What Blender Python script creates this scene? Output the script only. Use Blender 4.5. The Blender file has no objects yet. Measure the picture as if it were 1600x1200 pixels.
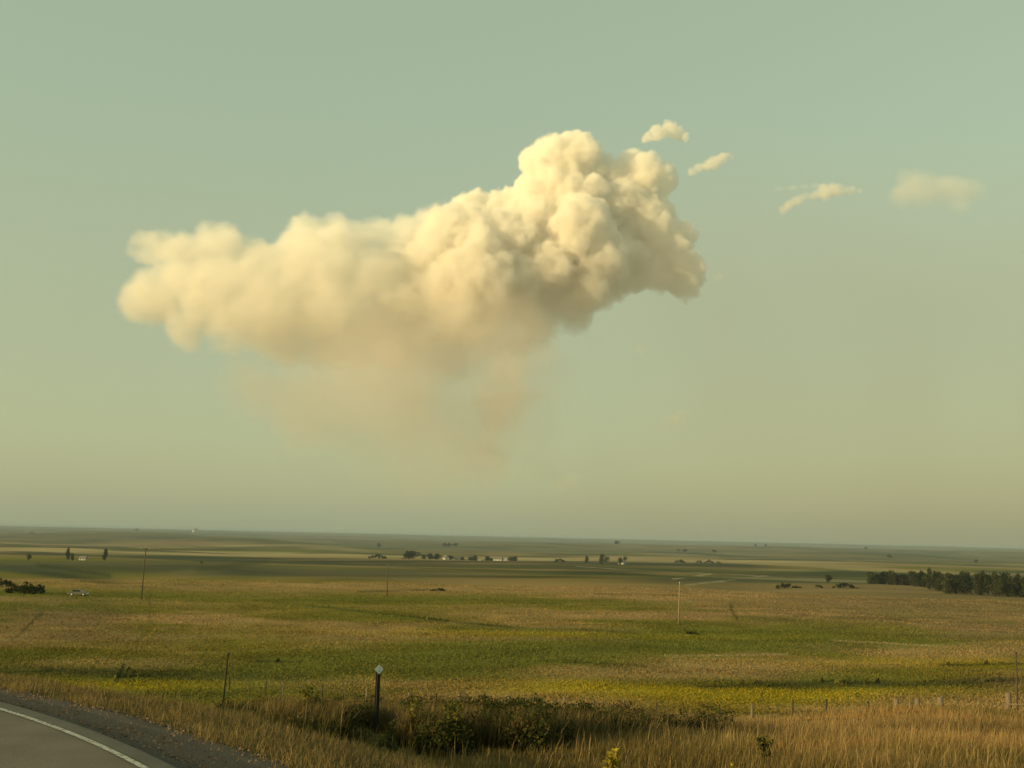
import bpy, bmesh, math, random
import numpy as np
from mathutils import Matrix, Vector, Euler

sc = bpy.context.scene
COL = sc.collection
rng = random.Random(7)
nrg = np.random.default_rng(11)
R = math.radians

# ------------------------------------------------------------------ camera
F = 1600.0
PITCH = math.atan(239 / 1600)
ROLL = math.atan(.0225)
cd = bpy.data.cameras.new('camera')
cd.sensor_width = 36; cd.lens = 36; cd.clip_start = .1; cd.clip_end = 200000
cam = bpy.data.objects.new('camera', cd); COL.objects.link(cam); sc.camera = cam
fw = Vector((0, math.cos(PITCH), math.sin(PITCH))); rt = Vector((1, 0, 0)); up = rt.cross(fw)
r2 = rt * math.cos(ROLL) + up * math.sin(ROLL)
u2 = up * math.cos(ROLL) - rt * math.sin(ROLL)
cam.matrix_world = Matrix(((r2.x, u2.x, -fw.x, 0), (r2.y, u2.y, -fw.y, 0), (r2.z, u2.z, -fw.z, 0), (0, 0, 0, 1)))
fwn, r2n, u2n = np.array(fw), np.array(r2), np.array(u2)

def ray(x, y):
    return fw + r2 * ((x - 800) / F) + u2 * ((600 - y) / F)

def project(X, Y, Z):
    p = np.stack([X, Y, Z], -1)
    d = np.maximum(p @ fwn, 1e-3)
    return 800 + F * (p @ r2n) / d, 600 - F * (p @ u2n) / d

# ------------------------------------------------------------------ noise
def wh(i, j, k, seed):
    h = (i * 374761393 + j * 668265263 + k * 97410059 + seed * 974634541) & 0xffffffff
    h = ((h ^ (h >> 13)) * 1274126177) & 0xffffffff; h ^= h >> 16
    h2 = (h * 2654435761) & 0xffffffff; h2 ^= h2 >> 15
    h3 = (h2 * 2246822519) & 0xffffffff; h3 ^= h3 >> 13
    return (h & 0xffff) / 65535., (h2 & 0xffff) / 65535., (h3 & 0xffff) / 65535.

def worley(p, seed):
    c = np.floor(p).astype(np.int64); fr = p - c; best = np.full(len(p), 9.)
    for i in (-1, 0, 1):
        for j in (-1, 0, 1):
            for k in (-1, 0, 1):
                a, b, g = wh(c[:, 0] + i, c[:, 1] + j, c[:, 2] + k, seed)
                best = np.minimum(best, (i + a - fr[:, 0])**2 + (j + b - fr[:, 1])**2 + (k + g - fr[:, 2])**2)
    return np.sqrt(best)

def vnoise(p, seed):
    c = np.floor(p).astype(np.int64); fr = p - c; u = fr * fr * (3 - 2 * fr); r = 0
    dim = p.shape[1]
    for i in (0, 1):
        for j in (0, 1):
            for k in ((0, 1) if dim == 3 else (0,)):
                a, _, _ = wh(c[:, 0] + i, c[:, 1] + j, (c[:, 2] + k) if dim == 3 else 0 * c[:, 0], seed)
                wgt = (u[:, 0] if i else 1 - u[:, 0]) * (u[:, 1] if j else 1 - u[:, 1])
                if dim == 3: wgt = wgt * (u[:, 2] if k else 1 - u[:, 2])
                r = r + a * wgt
    return r

def fbm(X, Y, scale, seed, n=4, sx=1.0):
    p = np.stack([np.ravel(X) / (scale * sx), np.ravel(Y) / scale], 1); a = .5; r = 0; t = 0
    for i in range(n):
        r = r + a * vnoise(p, seed + i * 13); t += a; p = p * 2.03 + 5.7; a *= .5
    return (r / t).reshape(np.shape(X))

def sstep(a, b, x):
    t = np.clip((x - a) / (b - a), 0, 1); return t * t * (3 - 2 * t)

# ------------------------------------------------------------------ mesh helpers
def mesh_np(name, V, Fc, cols=None, smooth=False):
    V = np.ascontiguousarray(V, dtype=np.float64); k = Fc.shape[1]
    me = bpy.data.meshes.new(name)
    me.vertices.add(len(V)); me.vertices.foreach_set('co', V.ravel())
    me.loops.add(Fc.size); me.loops.foreach_set('vertex_index', Fc.ravel().astype(np.int32))
    me.polygons.add(len(Fc)); me.polygons.foreach_set('loop_start', np.arange(0, Fc.size, k, dtype=np.int32))
    me.polygons.foreach_set('loop_total', np.full(len(Fc), k, dtype=np.int32))
    me.polygons.foreach_set('use_smooth', np.full(len(Fc), smooth, dtype=bool))
    me.update(calc_edges=True)
    if cols is not None:
        at = me.color_attributes.new('tone', 'FLOAT_COLOR', 'POINT')
        c4 = np.ones((len(V), 4), dtype=np.float32); c4[:, :3] = cols
        at.data.foreach_set('color', c4.ravel())
    return me

def link(name, me, mat=None, parent=None):
    o = bpy.data.objects.new(name, me); COL.objects.link(o)
    if mat is not None:
        me.materials.clear(); me.materials.append(mat)
    if parent is not None: o.parent = parent
    return o

def empty(name, loc=(0, 0, 0), rz=0.0):
    o = bpy.data.objects.new(name, None); COL.objects.link(o)
    o.location = loc; o.rotation_euler = (0, 0, rz); o.empty_display_size = .2
    return o

def tag(o, label=None, cat=None, group=None, kind=None):
    if label: o['label'] = label
    if cat: o['category'] = cat
    if group: o['group'] = group
    if kind: o['kind'] = kind
    return o

class MB:
    def __init__(s): s.bm = bmesh.new()
    def box(s, c, d, bev=0.0, rot=None):
        m = Matrix.Translation(c) @ (rot.to_4x4() if rot else Matrix()) @ Matrix.Diagonal((d[0], d[1], d[2], 1))
        r = bmesh.ops.create_cube(s.bm, size=1, matrix=m)
        if bev:
            es = list({e for v in r['verts'] for e in v.link_edges})
            bmesh.ops.bevel(s.bm, geom=es, offset=bev, segments=2, affect='EDGES', profile=.6)
        return s
    def tube(s, pts, rad, n=10, cap=True):
        pts = [Vector(p) for p in pts]; rings = []
        if not isinstance(rad, (list, tuple)): rad = [rad] * len(pts)
        for i, p in enumerate(pts):
            t = (pts[min(i + 1, len(pts) - 1)] - pts[max(i - 1, 0)]).normalized()
            a = t.orthogonal() if abs(t.z) < .99 else Vector((1, 0, 0)); a = (a - t * a.dot(t)).normalized(); b = t.cross(a)
            rings.append([s.bm.verts.new(p + (a * math.cos(2 * math.pi * q / n) + b * math.sin(2 * math.pi * q / n)) * rad[i]) for q in range(n)])
        for A, B in zip(rings, rings[1:]):
            for q in range(n): s.bm.faces.new((A[q], A[(q + 1) % n], B[(q + 1) % n], B[q])).smooth = True
        if cap: s.bm.faces.new(rings[0][::-1]); s.bm.faces.new(rings[-1])
        return s
    def prism(s, prof, y0, y1):
        a = [s.bm.verts.new((x, y0, z)) for x, z in prof]; b = [s.bm.verts.new((x, y1, z)) for x, z in prof]
        n = len(prof)
        for i in range(n): s.bm.faces.new((a[i], a[(i + 1) % n], b[(i + 1) % n], b[i]))
        s.bm.faces.new(a[::-1]); s.bm.faces.new(b); return s
    def build(s, name, mat, parent=None):
        bmesh.ops.recalc_face_normals(s.bm, faces=s.bm.faces)
        me = bpy.data.meshes.new(name); s.bm.to_mesh(me); s.bm.free()
        return link(name, me, mat, parent)

# ------------------------------------------------------------------ materials
def newmat(name):
    m = bpy.data.materials.new(name); m.use_nodes = True
    n = m.node_tree; n.nodes.clear()
    return m, n, n.nodes.new('ShaderNodeOutputMaterial')

def mat_plain(name, col, rough=.8, metal=0.0, var=.25, scale=8.0, bump=0.0):
    m, n, o = newmat(name)
    p = n.nodes.new('ShaderNodeBsdfPrincipled'); p.inputs['Roughness'].default_value = rough; p.inputs['Metallic'].default_value = metal
    tc = n.nodes.new('ShaderNodeTexCoord'); nz = n.nodes.new('ShaderNodeTexNoise')
    nz.inputs['Scale'].default_value = scale; nz.inputs['Detail'].default_value = 5
    n.links.new(tc.outputs['Object'], nz.inputs['Vector'])
    mx = n.nodes.new('ShaderNodeMix'); mx.data_type = 'RGBA'
    mx.inputs[6].default_value = (*[c * (1 - var) for c in col], 1); mx.inputs[7].default_value = (*[min(1, c * (1 + var)) for c in col], 1)
    n.links.new(nz.outputs['Fac'], mx.inputs[0]); n.links.new(mx.outputs[2], p.inputs['Base Color'])
    if bump:
        b = n.nodes.new('ShaderNodeBump'); b.inputs['Strength'].default_value = bump; b.inputs['Distance'].default_value = .02
        n.links.new(nz.outputs['Fac'], b.inputs['Height']); n.links.new(b.outputs[0], p.inputs['Normal'])
    n.links.new(p.outputs[0], o.inputs[0]); return m

def mat_leaf(name, trans=.35):
    m, n, o = newmat(name)
    a = n.nodes.new('ShaderNodeVertexColor'); a.layer_name = 'tone'
    d = n.nodes.new('ShaderNodeBsdfDiffuse'); t = n.nodes.new('ShaderNodeBsdfTranslucent'); mx = n.nodes.new('ShaderNodeMixShader')
    mx.inputs[0].default_value = trans
    n.links.new(a.outputs[0], d.inputs[0]); n.links.new(a.outputs[0], t.inputs[0])
    n.links.new(d.outputs[0], mx.inputs[1]); n.links.new(t.outputs[0], mx.inputs[2]); n.links.new(mx.outputs[0], o.inputs[0]); return m

M_leaf = mat_leaf('leaf'); M_grass = mat_leaf('grass_blade', .4)
M_bark = mat_plain('bark', (.09, .065, .045), .9, scale=3, bump=.4)
M_wood = mat_plain('weathered_wood', (.15, .115, .08), .9, var=.45, scale=14, bump=.5)
M_oldwood = mat_plain('dark_pole_wood', (.06, .045, .03), .9, var=.4, scale=6, bump=.4)
M_steel = mat_plain('dark_steel', (.035, .032, .028), .6, .3, scale=12)
M_rust = mat_plain('rusty_steel', (.11, .055, .03), .8, .2, var=.45, scale=12)
M_post = mat_plain('dark_post_paint', (.011, .009, .009), .9, 0, var=.5, scale=9)
M_white = mat_plain('white_paint', (.75, .78, .76), .5, var=.06, scale=20)
M_reflect = mat_plain('white_reflector', (.62, .70, .72), .4, var=.05, scale=40)
M_wallw = mat_plain('pale_siding', (.40, .39, .36), .8, var=.1, scale=1)
M_roof = mat_plain('grey_roof', (.14, .13, .12), .8, var=.2, scale=1)
M_dark = mat_plain('dark_glass', (.02, .025, .03), .2, var=.2)
M_rubber = mat_plain('tyre_rubber', (.02, .02, .02), .9)

# ------------------------------------------------------------------ road curve (edge line centre, right side of carriageway)
EYE = 2.4
def road_curve():
    out = []
    def cur(s): return 1 / 24 if 0 <= s < 5 else (1 / 150 if s >= 13 else (1 / 24 + (s - 5) / 8 * (1 / 150 - 1 / 24) if s > 0 else 1 / 60))
    st = .25; x, y, h = -3.644, 10.861, R(38.6); s = 0; fwd = []
    while s < 130:
        fwd.append((x, y, h)); x -= math.sin(h) * st; y += math.cos(h) * st; h = min(h + cur(s) * st, R(92)); s += st
    x, y, h = -3.644, 10.861, R(38.6); s = 0; bk = []
    while s < 120:
        h = max(h - (1 / 60 if s < 20 else 1 / 200) * st, R(-10)); x += math.sin(h) * st; y -= math.cos(h) * st; s += st; bk.append((x, y, h))
    return np.array(bk[::-1] + fwd)
RC = road_curve()
RT = np.stack([np.cos(RC[:, 2]), np.sin(RC[:, 2])], 1)
ROADW = 7.4

def road_dist(X, Y):
    """signed offset to the right of the edge line"""
    sh = np.shape(X); X = np.ravel(X); Y = np.ravel(Y); out = np.full(len(X), 999.)
    near = np.where(np.hypot(X, Y) < 130)[0]
    for a in range(0, len(near), 20000):
        q = near[a:a + 20000]
        dx = X[q, None] - RC[None, ::2, 0]; dy = Y[q, None] - RC[None, ::2, 1]
        i = np.argmin(dx * dx + dy * dy, 1); k = np.arange(len(q))
        out[q] = dx[k, i] * RT[::2][i, 0] + dy[k, i] * RT[::2][i, 1]
        far = np.sqrt(dx[k, i]**2 + dy[k, i]**2); out[q] = np.where(out[q] > 0, np.maximum(out[q], 0) * 0 + far, -far)
    return out.reshape(sh)

PROF_T = [-12, -ROADW - .8, -ROADW - .3, -ROADW, 0, .30, .33, 1.0, 1.8, 3.6, 4.8, 6.2]
PROF_Z = [-3.2, -2.7, -2.5, -2.4, -2.4, -2.405, -2.535, -2.58, -2.68, -2.90, -3.30, -3.44]

# ------------------------------------------------------------------ terrain
TR = np.log(np.array([1, 8, 14, 20, 30, 40, 60, 80, 110, 140, 170, 200, 260, 320, 370, 400, 460, 600, 900, 1300, 1700, 2400, 3500, 5500, 9000, 14000, 20000, 34000.]))
TZ = np.array([-2.9, -3.1, -3.35, -4.0, -5.35, -7.0, -10.5, -14, -17.9, -17.9, -17.6, -17.5, -17.9, -18, -17.8, -18.6, -23, -33, -37, -45, -49, -53, -59, -63, -55, -36, -9, -17.])
HILLS = [  # px, distance, width px, depth fraction, height
    (230, 6500, 230, .25, 38), (400, 4600, 130, .16, 24), (500, 3600, 110, .10, 13), (760, 5600, 120, .12, 20), (1040, 4700, 90, .12, 16), (1330, 5200, 160, .14, 22), (1200, 8000, 200, .3, 14), (880, 6000, 120, .2, 12),
    (350, 900, 60, .10, 5), (1000, 760, 160, .2, 4), (1180, 900, 90, .2, -5), (560, 700, 120, .2, 3), (60, 620, 90, .25, -4)]

def height(X, Y, road=True):
    X = np.asarray(X, float); Y = np.asarray(Y, float)
    r = np.maximum(np.hypot(X, Y), 1.0); lr = np.log(r); az = np.arctan2(X, Y)
    px = 800 + 1600 * np.tan(np.clip(az, -R(50), R(50)))
    z = np.interp(lr, TR, TZ)
    # smooth the piecewise profile
    z = .5 * z + .25 * np.interp(lr + .09, TR, TZ) + .25 * np.interp(lr - .09, TR, TZ)
    z = z * .96
    z = z + sstep(1050, 1500, px) * (1.2 * np.exp(-((r - 60) / 30)**2) + .42 * np.exp(-((r - 43) / 8)**2))
    z = z + 0.4 * sstep(800, 1500, px) * np.exp(-((r - 95) / 26)**2)
    for hx, hd, hw, hf, hh in HILLS:
        z = z + hh * np.exp(-((px - hx) / hw)**2 - ((r - hd) / (hd * hf))**2)
    und = fbm(X, Y, 1.0, 3, 1) * 0
    w1 = sstep(90, 160, r) * (1 - sstep(420, 600, r)); w2 = sstep(500, 900, r) * (1 - sstep(3000, 5000, r)); w3 = sstep(2500, 6000, r) * (1 - .3 * sstep(15000, 20000, r))
    z = z + w1 * ((fbm(X, Y, 60, 5, 3) - .5) * 2.6 + (fbm(X, Y, 16, 6, 3) - .5) * .8) + w2 * (fbm(X, Y, 380, 8, 5, 1.4) - .5) * 15 + w3 * ((fbm(X, Y, 2300, 21, 4, 1.6) - .5) * 60 + (fbm(X, Y, 700, 33, 3, 1.3) - .5) * 24)
    z = z + sstep(6, 14, r) * (1 - sstep(90, 140, r)) * (fbm(X, Y, 5, 31, 3) - .5) * .5
    z = np.minimum(z, np.where(r > 12000, 9, 99))
    if road:
        t = road_dist(X, Y); pz = np.interp(t, PROF_T, PROF_Z)
        w = sstep(3.2, 9.0, np.where(t > 0, t, (-t - ROADW) * .6))
        z = np.where(t > 900, z, pz * (1 - w) + z * w)
    return z

def gz(x, y): return float(height(np.array([x]), np.array([y]))[0])

def ground_at(px, D):
    """a spot on the ground in the direction of picture column px, D metres ahead"""
    h = 821 + .0225 * px
    d = ray(px, h); x, y = d.x / d.y * D, D
    return Vector((x, y, gz(x, y)))

# ground cover tones (plant and soil colours, linear)
TAN = np.array((.30, .205, .095)); OLIVE = np.array((.165, .145, .028)); GREEN = np.array((.125, .132, .030)); YEL = np.array((.27, .215, .018))
DKG = np.array((.036, .046, .022)); PALE = np.array((.42, .33, .18)); BROWN = np.array((.205, .150, .080)); SAGE = np.array((.075, .080, .050))
PATCH = [  # px, py, half width, half height, tilt (dy/dx), tone, weight : stands of one kind of cover
    (300, 915, 420, 9, .01, TAN, .8), (900, 918, 330, 12, .012, TAN, .9), (1400, 945, 330, 28, .02, BROWN, .85), (1150, 935, 160, 12, .01, TAN, .7),
    (80, 930, 120, 12, 0, GREEN, .7), (560, 950, 330, 20, .03, OLIVE, .8), (330, 935, 160, 6, 0, GREEN, .5), (90, 965, 110, 22, 0, BROWN, .8), (640, 965, 190, 4.5, .11, GREEN, .6), (870, 985, 200, 4, .03, GREEN, .5),
    (120, 1000, 170, 10, 0, BROWN, .5), (420, 985, 120, 10, 0, OLIVE, .6), (950, 993, 330, 5, .01, YEL, .8), (900, 1018, 260, 20, .0, GREEN, .9), (1300, 1005, 320, 16, .02, GREEN, .8), (1150, 985, 160, 8, 0, GREEN, .6),
    (600, 1030, 240, 22, .02, GREEN, .65), (300, 1012, 260, 14, -.02, OLIVE, .7), (150, 1035, 160, 10, 0, TAN, .55), (180, 1052, 260, 8, .02, DKG, .7), (120, 1070, 240, 8, 0, YEL, .8), (430, 1050, 160, 12, 0, GREEN, .6),
    (1050, 1047, 230, 13, -.02, TAN, .85), (700, 1070, 300, 9, .01, TAN, .6), (1000, 1078, 260, 14, .01, YEL, .95), (1250, 1090, 260, 18, .0, YEL, .9), (1300, 1068, 260, 6, 0, DKG, .65), (1500, 1050, 140, 12, 0, OLIVE, .8), (1500, 1095, 140, 14, 0, TAN, .7), (1550, 1065, 90, 7, 0, DKG, .7), (1450, 1035, 250, 8, 0, YEL, .5), (1560, 985, 120, 14, 0, BROWN, .8),
    # beyond the crest
    (60, 893, 110, 6, .12, DKG, .95), (300, 871, 120, 3.2, .01, DKG, .9), (60, 866, 110, 2.0, .01, DKG, .7), (200, 862, 420, 4, .02, PALE, .75), (300, 858.5, 90, 1.6, 0, DKG, .7), (500, 866, 170, 4, .01, PALE, .75), (150, 884, 330, 8, .0, SAGE, .8),
    (500, 895, 330, 8, .01, SAGE, .9), (420, 873, 200, 1.8, .01, DKG, .9), (640, 878, 190, 1.8, .0, DKG, .85), (900, 880, 300, 1.8, .01, DKG, .7), (940, 895, 100, 4, .0, DKG, .85), (860, 902, 160, 2, .01, DKG, .6), (1060, 883, 210, 3, .01, DKG, .75), (1350, 898, 330, 4, .03, DKG, .75), (900, 873, 170, 2.5, .0, PALE, .7), (1150, 878, 180, 3, .0, PALE, .7), (1250, 879, 100, 1.5, .0, PALE, .6), (1120, 905, 140, 6, 0, SAGE, .8), (1330, 908, 200, 7, .02, SAGE, .8), (640, 856, 140, 2, 0, DKG, .6), (560, 852, 150, 5, .02, GREEN, .8), (380, 845, 130, 4, .03, GREEN, .8), (230, 842, 180, 7, .01, BROWN, .75), (140, 845, 40, 3, -.03, DKG, .6), (900, 867, 60, 2, 0, DKG, .7), (1040, 862, 80, 3, .01, GREEN, .7), (1450, 866, 160, 5, .01, GREEN, .6), (1300, 873, 200, 2, .01, BROWN, .7),
    (1150, 1, 1, 1, 0, TAN, 0)]

TRACKS = [(20, 1002, 66, 958, 2.2, DKG, .6), (180, 1064, 192, 1040, 3, DKG, .9), (212, 1006, 238, 975, 2, GREEN, .8), (222, 1008, 246, 978, 1.6, YEL, .7), (238, 975, 232, 925, 1.6, DKG, .4),
    (480, 946, 560, 955, 1.4, DKG, .6), (560, 955, 700, 970, 1.7, DKG, .8), (700, 970, 800, 980, 1.7, DKG, .7), (800, 980, 990, 988, 1.5, DKG, .5), (1140, 945, 1152, 968, 2, DKG, .8), (1030, 1058, 1090, 1056, 1.5, DKG, .9), (1090, 1074, 1330, 1064, 2.4, DKG, .7), (1470, 1040, 1620, 1037, 1.4, DKG, .9), (1300, 1000, 1480, 1011, 1.4, PALE, .7), (1480, 1011, 1620, 1014, 1.4, PALE, .6),
    (560, 948, 900, 944, 1.2, TAN, .5), (1040, 1026, 1230, 1022, 1.6, PALE, .5), (880, 1034, 1000, 1040, 2, DKG, .6), (1240, 962, 1420, 968, 1.6, DKG, .6), (930, 928, 1060, 930, 1.5, DKG, .6), (400, 1033, 470, 1034, 1.5, DKG, .8), (560, 925, 680, 921, 1.5, DKG, .6),
    (1050, 905, 1110, 897, 1.0, PALE, .9), (1070, 914, 1130, 908, 1.1, PALE, .9), (1130, 908, 1200, 899, 1.0, PALE, .7), (0, 848, 120, 846, 1.2, DKG, .6), (60, 884, 170, 899, 3.5, DKG, .8), (310, 890, 420, 876, 4, DKG, .5)]

def cover(X, Y, Z):
    px, py = project(X, Y, Z); r = np.hypot(X, Y)
    n1 = fbm(X, Y, 22, 40, 4, 1.5); n2 = fbm(X, Y, 6, 60, 3, 1.4); n3 = fbm(X, Y, 300, 77, 4, 2.0)
    nn = np.where(r < 450, n1, n3)[..., None]
    c = OLIVE + (TAN - OLIVE) * sstep(.42, .66, nn)
    c = c + (GREEN - c) * sstep(.5, .3, nn) * .8
    wob = (np.where(r < 450, n1, n3) - .5) * 2.2; wob2 = (np.where(r < 450, n2, fbm(X, Y, 120, 79, 3, 2.0)) - .5) * 2
    for a, b, sx, sy, tl, tone, w in PATCH:
        dx = (px - a) / sx + wob * .35; dy = (py - b - tl * (px - a)) / sy + wob * .55 + wob2 * .35
        m = w * np.exp(-(dx * dx)**1.5 - (dy * dy)**1.5)
        m = np.where((r > 52) & (np.asarray(Y) > 0), m, 0)[..., None]
        c = c * (1 - m) + tone * m
    for x0, y0, x1, y1, wd, tone, w in TRACKS:
        ux, uy = x1 - x0, y1 - y0; q = np.clip(((px - x0) * ux + (py - y0) * uy) / (ux * ux + uy * uy), 0, 1)
        dd = np.hypot(px - x0 - q * ux + wob * 5, py - y0 - q * uy + wob2 * 1.2)
        m = np.where((r > 60) & (np.asarray(Y) > 0), w * np.exp(-(dd / wd)**2), 0)[..., None]; c = c * (1 - m) + tone * m
    dk = (sstep(.56, .68, fbm(X, Y, 240, 131, 4, 1.6)) * sstep(700, 1500, r) * .75)[..., None]; c = c * (1 - dk) + DKG * 1.2 * dk
    pk = (sstep(.60, .70, fbm(X, Y, 340, 151, 3, 1.8)) * sstep(900, 2000, r) * .5)[..., None]; c = c * (1 - pk) + PALE * pk
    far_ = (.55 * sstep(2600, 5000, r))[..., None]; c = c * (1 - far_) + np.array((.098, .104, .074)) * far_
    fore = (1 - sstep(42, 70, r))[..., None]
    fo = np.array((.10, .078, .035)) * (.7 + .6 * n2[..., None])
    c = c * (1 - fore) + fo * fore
    c = c * (.72 + .56 * np.where(r < 450, n2, fbm(X, Y, 60, 91, 3, 2.5))[..., None])
    return c

def polar_sheet():
    rs = [1.0]
    while rs[-1] < 34000:
        x = rs[-1]; rs.append(x * (1.008 if 7 < x < 40 else (1.011 if 40 <= x < 700 else 1.02)))
    rs = np.array(rs)
    azf = np.radians(np.arange(-31, 31.01, .14)); azb = np.radians(np.arange(33, 328, 2.5))
    az = np.concatenate([azf, azb]); A, RR = np.meshgrid(az, rs)
    X = RR * np.sin(A); Y = RR * np.cos(A); Z = height(X.ravel(), Y.ravel()).reshape(X.shape)
    t = road_dist(X.ravel(), Y.ravel()).reshape(X.shape)
    Z = Z - np.where((t > -ROADW - .6) & (t < 1.9), .05, 0)
    na, nr = len(az), len(rs)
    V = np.stack([X, Y, Z], -1).reshape(-1, 3)
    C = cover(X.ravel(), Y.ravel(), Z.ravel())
    i = np.arange(nr - 1)[:, None] * na; j = np.arange(na)[None]; jn = (j + 1) % na
    Fq = np.stack([i + j, i + jn, i + na + jn, i + na + j], -1).reshape(-1, 4)[:, ::-1]
    # centre cap
    V = np.concatenate([V, [[0, 0, -2.9]]]); C = np.concatenate([C, C[:1]])
    cap = np.stack([np.full(na, len(V) - 1), np.arange(na), (np.arange(na) + 1) % na, (np.arange(na) + 1) % na], 1)
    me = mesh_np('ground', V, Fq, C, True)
    m, n, o = newmat('prairie_ground')
    a = n.nodes.new('ShaderNodeVertexColor'); a.layer_name = 'tone'
    g = n.nodes.new('ShaderNodeNewGeometry')
    nz = n.nodes.new('ShaderNodeTexNoise'); nz.inputs['Scale'].default_value = 1.7; nz.inputs['Detail'].default_value = 8; nz.inputs['Roughness'].default_value = .65
    n.links.new(g.outputs['Position'], nz.inputs['Vector'])
    mr = n.nodes.new('ShaderNodeMapRange'); mr.inputs[1].default_value = .3; mr.inputs[2].default_value = .7; mr.inputs[3].default_value = .55; mr.inputs[4].default_value = 1.45
    n.links.new(nz.outputs['Fac'], mr.inputs[0])
    mx = n.nodes.new('ShaderNodeVectorMath'); mx.operation = 'SCALE'
    n.links.new(a.outputs[0], mx.inputs[0]); n.links.new(mr.outputs[0], mx.inputs['Scale'])
    d = n.nodes.new('ShaderNodeBsdfDiffuse'); n.links.new(mx.outputs[0], d.inputs[0])
    b = n.nodes.new('ShaderNodeBump'); b.inputs['Strength'].default_value = .7; b.inputs['Distance'].default_value = .25
    n.links.new(nz.outputs['Fac'], b.inputs['Height']); n.links.new(b.outputs[0], d.inputs['Normal'])
    n.links.new(d.outputs[0], o.inputs[0])
    tag(link('ground', me, m), 'rolling prairie grassland spreading out to the horizon', 'ground', kind='structure')
polar_sheet()

# ------------------------------------------------------------------ road
def ribbon(name, ts, zs, mat, label, cat, jitter=None):
    n = len(RC); k = len(ts); V = np.empty((n, k, 3))
    for i, (t, z) in enumerate(zip(ts, zs)):
        tt = t + (jitter(i) if jitter else 0)
        V[:, i, 0] = RC[:, 0] + RT[:, 0] * tt; V[:, i, 1] = RC[:, 1] + RT[:, 1] * tt; V[:, i, 2] = z
    if jitter:
        for i in range(1, k - 1): V[:, i, 2] += (vnoise(np.stack([np.arange(n) * .25 / .5, np.full(n, i * 1.3)], 1), 5) - .5) * .03
    idx = np.arange(n * k).reshape(n, k)
    Fq = np.stack([idx[:-1, :-1], idx[:-1, 1:], idx[1:, 1:], idx[1:, :-1]], -1).reshape(-1, 4)
    return tag(link(name, mesh_np(name, V.reshape(-1, 3), Fq, smooth=True), mat), label, cat, kind='structure')

def mat_asphalt():
    m, n, o = newmat('asphalt')
    p = n.nodes.new('ShaderNodeBsdfPrincipled'); p.inputs['Roughness'].default_value = .85
    g = n.nodes.new('ShaderNodeNewGeometry')
    n1 = n.nodes.new('ShaderNodeTexNoise'); n1.inputs['Scale'].default_value = .9; n1.inputs['Detail'].default_value = 6
    n2 = n.nodes.new('ShaderNodeTexNoise'); n2.inputs['Scale'].default_value = 60; n2.inputs['Detail'].default_value = 3
    vo = n.nodes.new('ShaderNodeTexVoronoi'); vo.inputs['Scale'].default_value = 140
    for q in (n1, n2, vo): n.links.new(g.outputs['Position'], q.inputs['Vector'])
    r = n.nodes.new('ShaderNodeValToRGB'); r.color_ramp.elements[0].position = .3; r.color_ramp.elements[0].color = (.092, .077, .060, 1)
    r.color_ramp.elements[1].position = .7; r.color_ramp.elements[1].color = (.150, .125, .095, 1)
    n.links.new(n1.outputs['Fac'], r.inputs[0])
    mr = n.nodes.new('ShaderNodeMapRange'); mr.inputs[1].default_value = .3; mr.inputs[2].default_value = .7; mr.inputs[3].default_value = .75; mr.inputs[4].default_value = 1.25
    n.links.new(n2.outputs['Fac'], mr.inputs[0])
    mx = n.nodes.new('ShaderNodeVectorMath'); mx.operation = 'SCALE'
    n.links.new(r.outputs[0], mx.inputs[0]); n.links.new(mr.outputs[0], mx.inputs['Scale']); n.links.new(mx.outputs[0], p.inputs['Base Color'])
    b = n.nodes.new('ShaderNodeBump'); b.inputs['Strength'].default_value = .35; b.inputs['Distance'].default_value = .006
    n.links.new(vo.outputs['Distance'], b.inputs['Height']); n.links.new(b.outputs[0], p.inputs['Normal'])
    n.links.new(p.outputs[0], o.inputs[0]); return m

def mat_line():
    m, n, o = newmat('worn_line_paint')
    p = n.nodes.new('ShaderNodeBsdfPrincipled'); p.inputs['Roughness'].default_value = .7
    g = n.nodes.new('ShaderNodeNewGeometry'); nz = n.nodes.new('ShaderNodeTexNoise'); nz.inputs['Scale'].default_value = 22; nz.inputs['Detail'].default_value = 7
    n.links.new(g.outputs['Position'], nz.inputs['Vector'])
    r = n.nodes.new('ShaderNodeValToRGB'); r.color_ramp.elements[0].position = .40; r.color_ramp.elements[0].color = (.16, .14, .11, 1)
    r.color_ramp.elements[1].position = .52; r.color_ramp.elements[1].color = (.40, .40, .37, 1)
    n.links.new(nz.outputs['Fac'], r.inputs[0]); n.links.new(r.outputs[0], p.inputs['Base Color']); n.links.new(p.outputs[0], o.inputs[0]); return m

M_asph = mat_asphalt()
ribbon('road', [-ROADW - .3, -ROADW, -5, -2.5, -.15, .27, .30, .31], [-2.46, -2.40, -2.37, -2.37, -2.40, -2.405, -2.415, -2.555], M_asph, 'two-lane asphalt road curving away at the lower left', 'road')
ribbon('road_edge_line', [-.036, .036], [-2.394, -2.394], mat_line(), 'worn white edge line along the road', 'road marking')
wav = lambda sd, a: (lambda i: (fbm(RC[:, 0], RC[:, 1], .7, sd + i, 3) - .5) * a)
M_gravel = mat_plain('gravel', (.085, .060, .044), .95, var=.6, scale=38, bump=1.0)
M_edge = mat_plain('edge_shade_tone', (.05, .042, .034), .95, var=.5, scale=30, bump=.8)  # colour darkened to deepen the shadow the asphalt lip throws on the shoulder
ribbon('road_shoulder', [.28, .34, .45, .60, .74, .9], [-2.53, -2.532, -2.54, -2.55, -2.562, -2.60], M_edge, 'shoulder strip with the shade of the asphalt edge put into its colour', 'road shoulder', wav(200, .05))
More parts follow.
